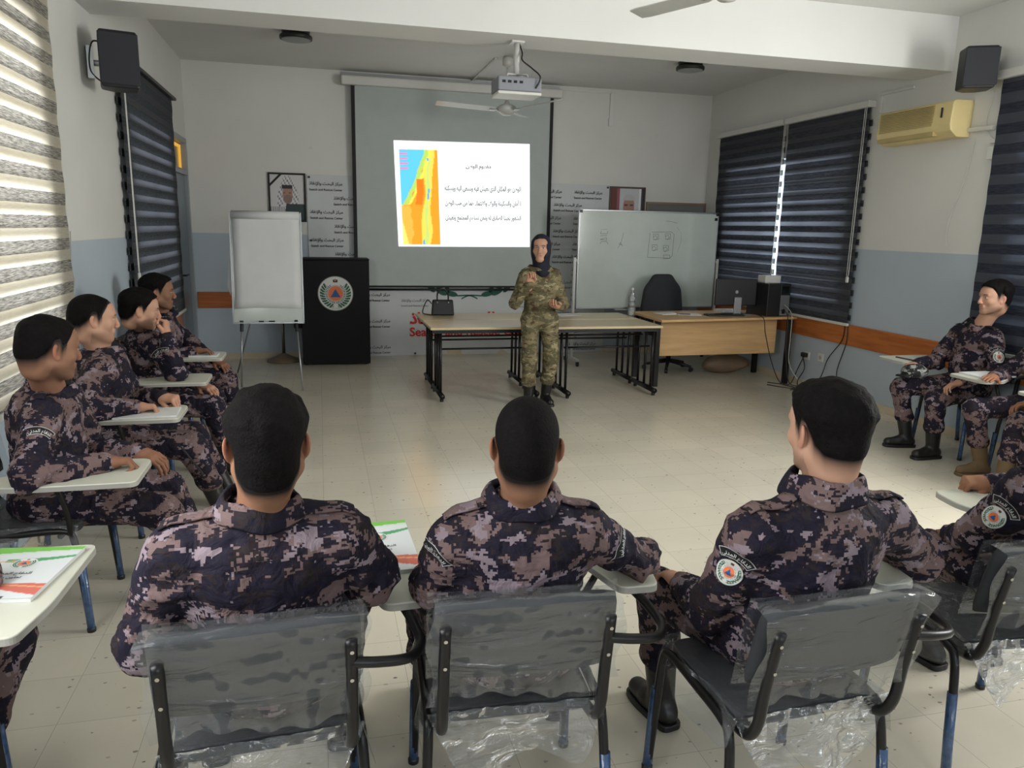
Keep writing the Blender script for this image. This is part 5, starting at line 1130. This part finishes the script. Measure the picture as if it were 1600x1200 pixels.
def chair(x, y, yaw, label, k=0):
    if used[k]: r = copy_tree(protos[k])
    else: r = protos[k]; used[k] = True
    r.location = (x, y, 0); r.rotation_euler = (0, 0, yaw); r['label'] = label; r['category'] = 'chair'; r['group'] = 'tablet-arm chairs in a horseshoe'; return r
H = pi/2
chair(-.175, 1.915, radians(3), 'film-wrapped tablet chair at bottom left of the middle row, under the thick-haired man', 0)
chair(.485, 1.915, radians(-3), 'film-wrapped tablet chair at bottom centre, under the near-shaven man', 1)
chair(1.235, 1.745, radians(2), 'film-wrapped tablet chair under the man with the faded haircut turning left', 0)
chair(2.15, 1.90, radians(-6), 'tablet chair at the bottom right corner, with its film bunched at the frame edge', 1)
chair(-1.165, 1.965, radians(-2), 'tablet chair cut by the bottom left corner, a green and red notebook on its tablet', 0)
chair(-1.21, 3.50, -H, 'tablet chair under the nearest man of the left wall row', 1)
chair(-1.22, 4.50, -H, 'tablet chair under the second man of the left wall row, white booklet on it', 0)
chair(-1.21, 5.42, -H, 'tablet chair under the man resting his chin on his fist', 1)
chair(-1.22, 6.32, -H, 'farthest tablet chair of the left wall row, beside the striped blind', 0)
chair(5.02, 4.90, H, 'tablet chair farthest back on the right wall, under the man in profile', 1)
chair(5.00, 4.12, H, 'tablet chair at the right edge with papers on its white tablet', 0)
chair(4.95, 3.50, H, 'tablet chair nearest on the right side, only its leg visible at the frame edge', 1)
# ------------------------------------------------------------------ the people
R_ = radians
person((-.16, 1.915), R_(2), 'person seen from behind in violet-grey camouflage with thick black hair, bottom left of centre',
  dict(near=True, head=(-.13, 1.775, 1.195), hair='thick', fade=-.018, skin='b', lean=-.105, hyaw=R_(3), hpitch=R_(-4), eR=(.105, 1.88, .80), eL=(-.44, 1.86, .68), sw=.180, b=1.06, shdrop=.07, pz=.56, wR=(.10, 2.14, .745), wL=(-.34, 2.16, .64), poleR=(.75, -.45, -.5), poleL=(-1, -.5, -.6), fL=(-.2, .44, .1), fR=(.2, .42, .1), poseR='flat', poseL='relax', patchR=None))
person((.50, 1.925), R_(-2), 'person seen from behind in violet-grey camouflage with a close-shaven black crew cut, centre',
  dict(near=True, head=(.495, 1.785, 1.155), hair='crew', fade=.0, soft=.05, skin='b', lean=-.095, hyaw=R_(-13), hpitch=R_(-6), eR=(.865, 1.89, .775), eL=(.275, 1.88, .76), sw=.172, b=1.03, shdrop=.08, pz=.53, w=.98, wR=(.80, 2.14, .73), wL=(.28, 2.12, .66), poleR=(.8, -.45, -.5), poleL=(-.8, -.5, -.6), fL=(-.18, .46, .1), fR=(.26, .42, .1), patchR='arc', poR=(.8, -.7, .2), patchL='arc', poL=(-.8, -.7, .2)))
person((1.30, 1.765), R_(3), 'person seen from behind with a high fade haircut, head turned left, right of centre',
  dict(near=True, head=(1.295, 1.685, 1.185), hair='fade', fade=.012, soft=.06, skin='c', lean=-.075, hyaw=R_(4), hpitch=R_(-3), eL=(1.085, 1.83, .62), pf=.38, eR=(1.75, 1.80, .74), pz=.55, sw=.195, b=1.1, shdrop=.08, neck=.058, wR=(1.66, 2.02, .74), wL=(1.09, 2.03, .60), poleR=(1, -.45, -.35), poleL=(-1, -.55, -.5), poseL='relax', fL=(-.15, .44, .1), fR=(.2, .42, .1), patchL='round arc', poL=(-.75, -.75, .15),
       collar=[(.090, -.02), (.086, .045), (.084, .076), (.089, .084), (.098, .060), (.112, .008)]))
person((2.42, 1.87), R_(0), 'person cut off at the right edge, round white patch on the sleeve',
  dict(near=True, pz=.51, head=(2.46, 1.80, 1.14), hair='fade', skin='b', lean=-.0, sw=.19, b=1.08, hyaw=R_(20), wR=(2.56, 2.33, .745), wL=(2.32, 2.24, .58), hdR=(-1, .1, .0), huR=(-.2, -.3, 1), poleR=(1, -.1, -.5), poleL=(-1, -.8, -.5), poseR='fist', fL=(-.06, .44, .1), fR=(.2, .42, .1), patchL='round arc', poL=(-.9, -.5, .15)))
person((-1.20, 2.0), R_(0), 'person cut off at the left edge, only a dark camouflage sleeve and legs in view',
  dict(near=True, head=(-1.23, 1.95, 1.2), hair='short', skin='b', lean=0., poleL=(-.2, -.6, -1), wL=(-1.27, 2.35, .64), sw=.15, b=.86, wR=(-1.08, 2.36, .72), poleR=(1, -.4, -.3), poseR='relax', fR=(.16, .22, .1), fL=(-.16, .2, .1)))
person((-1.16, 3.50), R_(-84), 'nearest man of the left wall row, short faded hair, both hands at his white tablet',
  dict(near=True, head=(-1.065, 3.36, 1.185), hair='short', fade=.02, soft=.06, skin='d', lean=.05, sway=-.0, hyaw=R_(-50), hpitch=R_(-10), sw=.185, b=1.06, wR=(-.86, 3.21, .745), wL=(-.80, 3.50, .70), hdR=(1, .12, -.05), hdL=(.9, -.4, -.3), poleR=(.9, -.6, -.6), poleL=(-.5, -.5, -1), poseR='grip', poseL='relax', fR=(.10, .62, .1), fL=(-.16, .60, .1), kpR=(.2, .5, 1), patchR='arc', poR=(.35, -1, .15)))
person((-1.18, 4.48), R_(-84), 'second man of the left wall row, receding short hair, hands on a white booklet',
  dict(head=(-1.17, 4.40, 1.18), hair='crew', fade=.03, soft=.06, recede=1, skin='c', lean=.04, hyaw=R_(-70), hpitch=R_(-6), sw=.185, b=1.12, wR=(-.95, 4.17, .75), wL=(-.86, 4.36, .755), hdR=(1, .15, -.1), hdL=(1, -.3, -.05), poleR=(.9, -.6, -.6), poleL=(-.5, -.4, -1), poseR='grip', poseL='fist', fR=(.12, .58, .1), fL=(-.15, .62, .1)))
person((-1.18, 5.38), R_(-84), 'man of the left wall row resting his fist against his mouth',
  dict(head=(-1.12, 5.24, 1.135), hair='thick', fade=.01, soft=.03, skin='c', lean=.10, hyaw=R_(-76), hpitch=R_(-10), sw=.175, wR=(-.955, 5.135, .985), wL=(-.80, 5.35, .62), hdR=(.1, .35, 1), huR=(1, .0, .1), poleR=(.3, .2, -1.4), poleL=(-.5, -.4, -1), poseR='fist', fR=(.12, .52, .1), fL=(-.15, .55, .1), patchR='arc', poR=(.35, -1, .15)))
person((-1.20, 6.28), R_(-80), 'farthest man of the left wall row, moustache, seated before the striped blind',
  dict(head=(-1.18, 6.14, 1.17), hair='thick', fade=.01, soft=.03, skin='d', moustache=1, lean=.03, hyaw=R_(-82), hpitch=R_(-4), sw=.175, wR=(-.93, 6.00, .75), wL=(-.78, 6.2, .62), hdR=(1, -.1, -.1), poleR=(.5, -.5, -1), poseR='relax', fR=(.12, .5, .1), fL=(-.15, .55, .1)))
person((4.98, 4.86), R_(84), 'man seated in profile by the right wall, hand over a camouflage cap on his knee',
  dict(head=(4.97, 4.72, 1.25), hair='fade', fade=.005, soft=.05, skin='c', lean=-.0, hyaw=R_(80), hpitch=R_(-2), pz=.55, sw=.18, wR=(4.60, 5.0, .70), wL=(4.68, 4.62, .63), hdR=(-1, 0, -.15), hdL=(-1, .2, -.3), poleR=(.6, -.6, -.8), poleL=(-.8, -.6, -.8), poseR='grip', poseL='relax', fR=(.16, .36, .1), fL=(-.16, .36, .1), patchL='round arc', poL=(-.5, -1, .15)))
person((4.98, 4.14), R_(86), 'person cut off at the right edge, legs crossed towards the room, one tan boot forward',
  dict(head=(4.95, 4.10, 1.2), hair='short', skin='b', boot='bootbr', sw=.18, wR=(4.62, 4.3, .73), wL=(4.64, 3.98, .62), fR=(.14, .36, .1), fL=(-.20, .5, .1), poseR='flat'))
person((4.92, 3.52), R_(88), 'person at the right edge, nearest on that side, only one knee visible',
  dict(head=(4.90, 3.48, 1.2), hair='short', skin='b', sw=.18, fR=(.34, .40, .1)))
# --- the woman giving the talk
wm = person((2.03, 7.0), R_(184), 'woman in olive camouflage uniform and navy headscarf standing in front of the tables',
  dict(stand=True, camo='multicam', hair='none', skin='c', beard=0, fem=True, pz=.86, b=.92, sw=.165, lean=0., w=1., head=(2.02, 6.96, 1.51), hyaw=R_(158), hpitch=R_(0), nostrap=False, collar=[(.100, -.02), (.096, .02), (.092, .035), (.098, .042), (.110, .028), (.124, -.002)],
       wR=(1.865, 6.76, 1.20), wL=(2.12, 6.72, 1.00), hdR=(-.2, -.2, 1), hdL=(-.5, -.6, .05), huR=(0, 1, .2), huL=(.1, .2, -1), poleR=(.5, -.5, -1), poleL=(-.7, -.7, -.5), poseR='grip', poseL='relax', fR=(.105, .06, .10), fL=(-.10, -.03, .10), ftoe=0, fold=.005))
hx = Field((-.2, -.2, 1.25), (.2, .22, 1.68), .005); hd_ = vec(*(Matrix.Rotation(-R_(184), 3, 'Z') @ Vector((2.02-2.03, 6.96-7.0, 1.51)))); RR = rotm(R_(158-184))
hx.ell(hd_+RR@vec(0, -.016, .03), (.096, .118, .108), RR, .02); hx.ell(hd_+RR@vec(0, .02, -.03), (.090, .080, .100), RR, .03); hx.cone(hd_+RR@vec(0, -.01, -.06), vec(0, .02, 1.33), .078, .080, .04); hx.ell(vec(0, .075, 1.315), (.062, .05, .07), None, .04)
hx.ell(hd_+RR@vec(0, .105, -.012), (.068, .075, .080), RR, .008, 's'); V, Q = hx.mesh(); V = relax(V, Q, 1); V = crumple(V, Q, .003, 71, (), (14, 14, 20)); raw('headscarf', V, Q, MT['hijab'], wm, True)
# ------------------------------------------------------------------ notebooks, papers and small things on the tablets
def on_tablet(cx, cy, yaw, lx, ly, rz, z=.7125):
    q = Vector((cx, cy, 0))+Matrix.Rotation(yaw, 3, 'Z') @ Vector((lx, ly, 0)); return (q.x, q.y, z), yaw+rz
def notebook(loc, rz, w, h, label):
    r = thing('notebook', loc, rz, label, 'notebook'); MB().box(-w+.003, w-.003, -h+.003, h-.003, 0, .012).build('pages', MT['paper'], r)
    n1, n2 = 60, 80; V = []; Fc = []; C = []
    for j in range(n2+1):
        for i in range(n1+1):
            u, v = i/n1, j/n2; V.append(((u*2-1)*w, (v*2-1)*h, .0135)); c = (214, 218, 220); a = .80+.13*u-.05*u*u
            if v > a+.05: c = (120, 186, 84)
            if a+.02 < v < a+.04: c = (196, 214, 200)
            if a-.10+.16*(u-.5)**2 > v > a-.17+.28*(u-.5)**2 and u > .25: c = (84, 160, 110)
            if a-.14 < v < a-.125 and u < .4: c = (226, 160, 110)
            b = .30-.12*u
            if v < b-.02+.1*u and u > .45 and v > .30-.25*u: c = (204, 110, 96)
            if b < v < b+.022 and u > .1: c = (226, 170, 120)
            if v < .14-.1*u+.04*sin(u*6) and v > .05: c = (86, 160, 110)
            if v < .04 and u < .7: c = (60, 62, 62)
            C.append([lin(x) for x in c])
    V2 = [(x, y, .012) for x, y, z in V]
    for j in range(n2):
        for i in range(n1): a = j*(n1+1)+i; Fc.append((a, a+1, a+n1+2, a+n1+1))
    cv = raw('cover', V, Fc, MT['vc'], r, cols=C); DV, DF = disc_geo(24, 60); raw('cover_emblem', [(x*.034, y*.034+.045*h/.145, .0142) for x, y in DV], DF, MT['vc'], r, cols=emblem_cols(DV[:, 0], DV[:, 1]))
    for s_, y, wd in (('الدفاع المدني', -.02, .10), ('تعاون معنا', -.045, .07)):
        TV, TF = text_geo(ar(s_), .012); sc = wd/TV[:, 0].max(); raw('cover_lettering', [((a*sc-wd/2), y+b*sc, .0143) for a, b in TV], TF, MT['ink'], r)
    return r
(lc, rz) = on_tablet(-.175, 1.915, R_(3), .345, .305, 0); notebook(lc, rz-.02, .105, .19, 'green white and red notebook on the tablet beside the thick-haired man')
(lc, rz) = on_tablet(-1.165, 1.965, R_(-2), .30, .30, 0); notebook(lc, rz-.10, .12, .165, 'green white and red notebook with round emblem, bottom left corner')
def sheet(label, name, loc, rz, w, h, t, mat='paper', cat='paper'):
    o = box(name, MT[mat], None, -w, w, -h, h, 0, t, .0008); o.location = loc; o.rotation_euler = (0, 0, rz); return tag(o, label, cat)
(lc, rz) = on_tablet(-1.22, 4.50, -H, .33, .33, 0); sheet('thin white booklet under the hand of the second man on the left', 'white_booklet', lc, rz+.05, .10, .15, .008, cat='booklet')
(lc, rz) = on_tablet(-1.22, 6.32, -H, .33, .36, 0); sheet('small white note pad on the farthest tablet of the left row', 'note_pad', lc, rz, .07, .10, .01, cat='note pad')
(lc, rz) = on_tablet(5.00, 4.12, H, .33, .28, 0); sheet('stack of white papers on the right edge tablet', 'paper_stack', lc, rz, .105, .15, .012)
tag(MB().tube([(lc[0]-.05, lc[1]-.06, lc[2]+.018), (lc[0]+.06, lc[1]+.02, lc[2]+.018)], .004, 6).build('ballpoint_pen', MT['black']), 'dark pen lying on the stack of papers at the right edge', 'pen')
tag(MB().tube([(4.55, 4.98, .735), (4.46, 5.08, .75)], .006, 8).build('marker_pen', MT['black']), 'black marker held over the tablet by the man in profile', 'pen')
o = MB().tube([(-.63, 3.55, .70), (-.52, 3.40, .612)], .004, 8).build('ballpoint_pen', MT['black']); tag(o, 'slim dark pen over the thigh of the nearest man on the left', 'pen')
# camouflage cap on the knee of the man in profile
Fd = Field((-.16, -.16, -.09), (.16, .2, .1), .006); Fd.ell((0, 0, 0), (.092, .10, .062), None, .02); Fd.cone((-.04, .09, -.035), (.04, .09, -.035), .035, .035, .02, sc=(1, 1, 2.6)); Fd.F = np.maximum(Fd.F, (-.045-Fd.ax[2])[None, None, :]).astype(np.float32)
V, Q = Fd.mesh(); V = crumple(relax(V, Q), Q, .006, 5); o = raw('field_cap', V, Q, mat_camo('grey_white_camouflage_cap', True, [rgb(30, 32, 34), rgb(44, 46, 48), rgb(110, 112, 112), rgb(150, 150, 150), rgb(60, 62, 64)], scale=9.), None, True)
o.location = (4.52, 4.93, .655); o.rotation_euler = (0, .1, 1.3); tag(o, 'grey patterned field cap resting on the knee of the man in profile', 'cap')
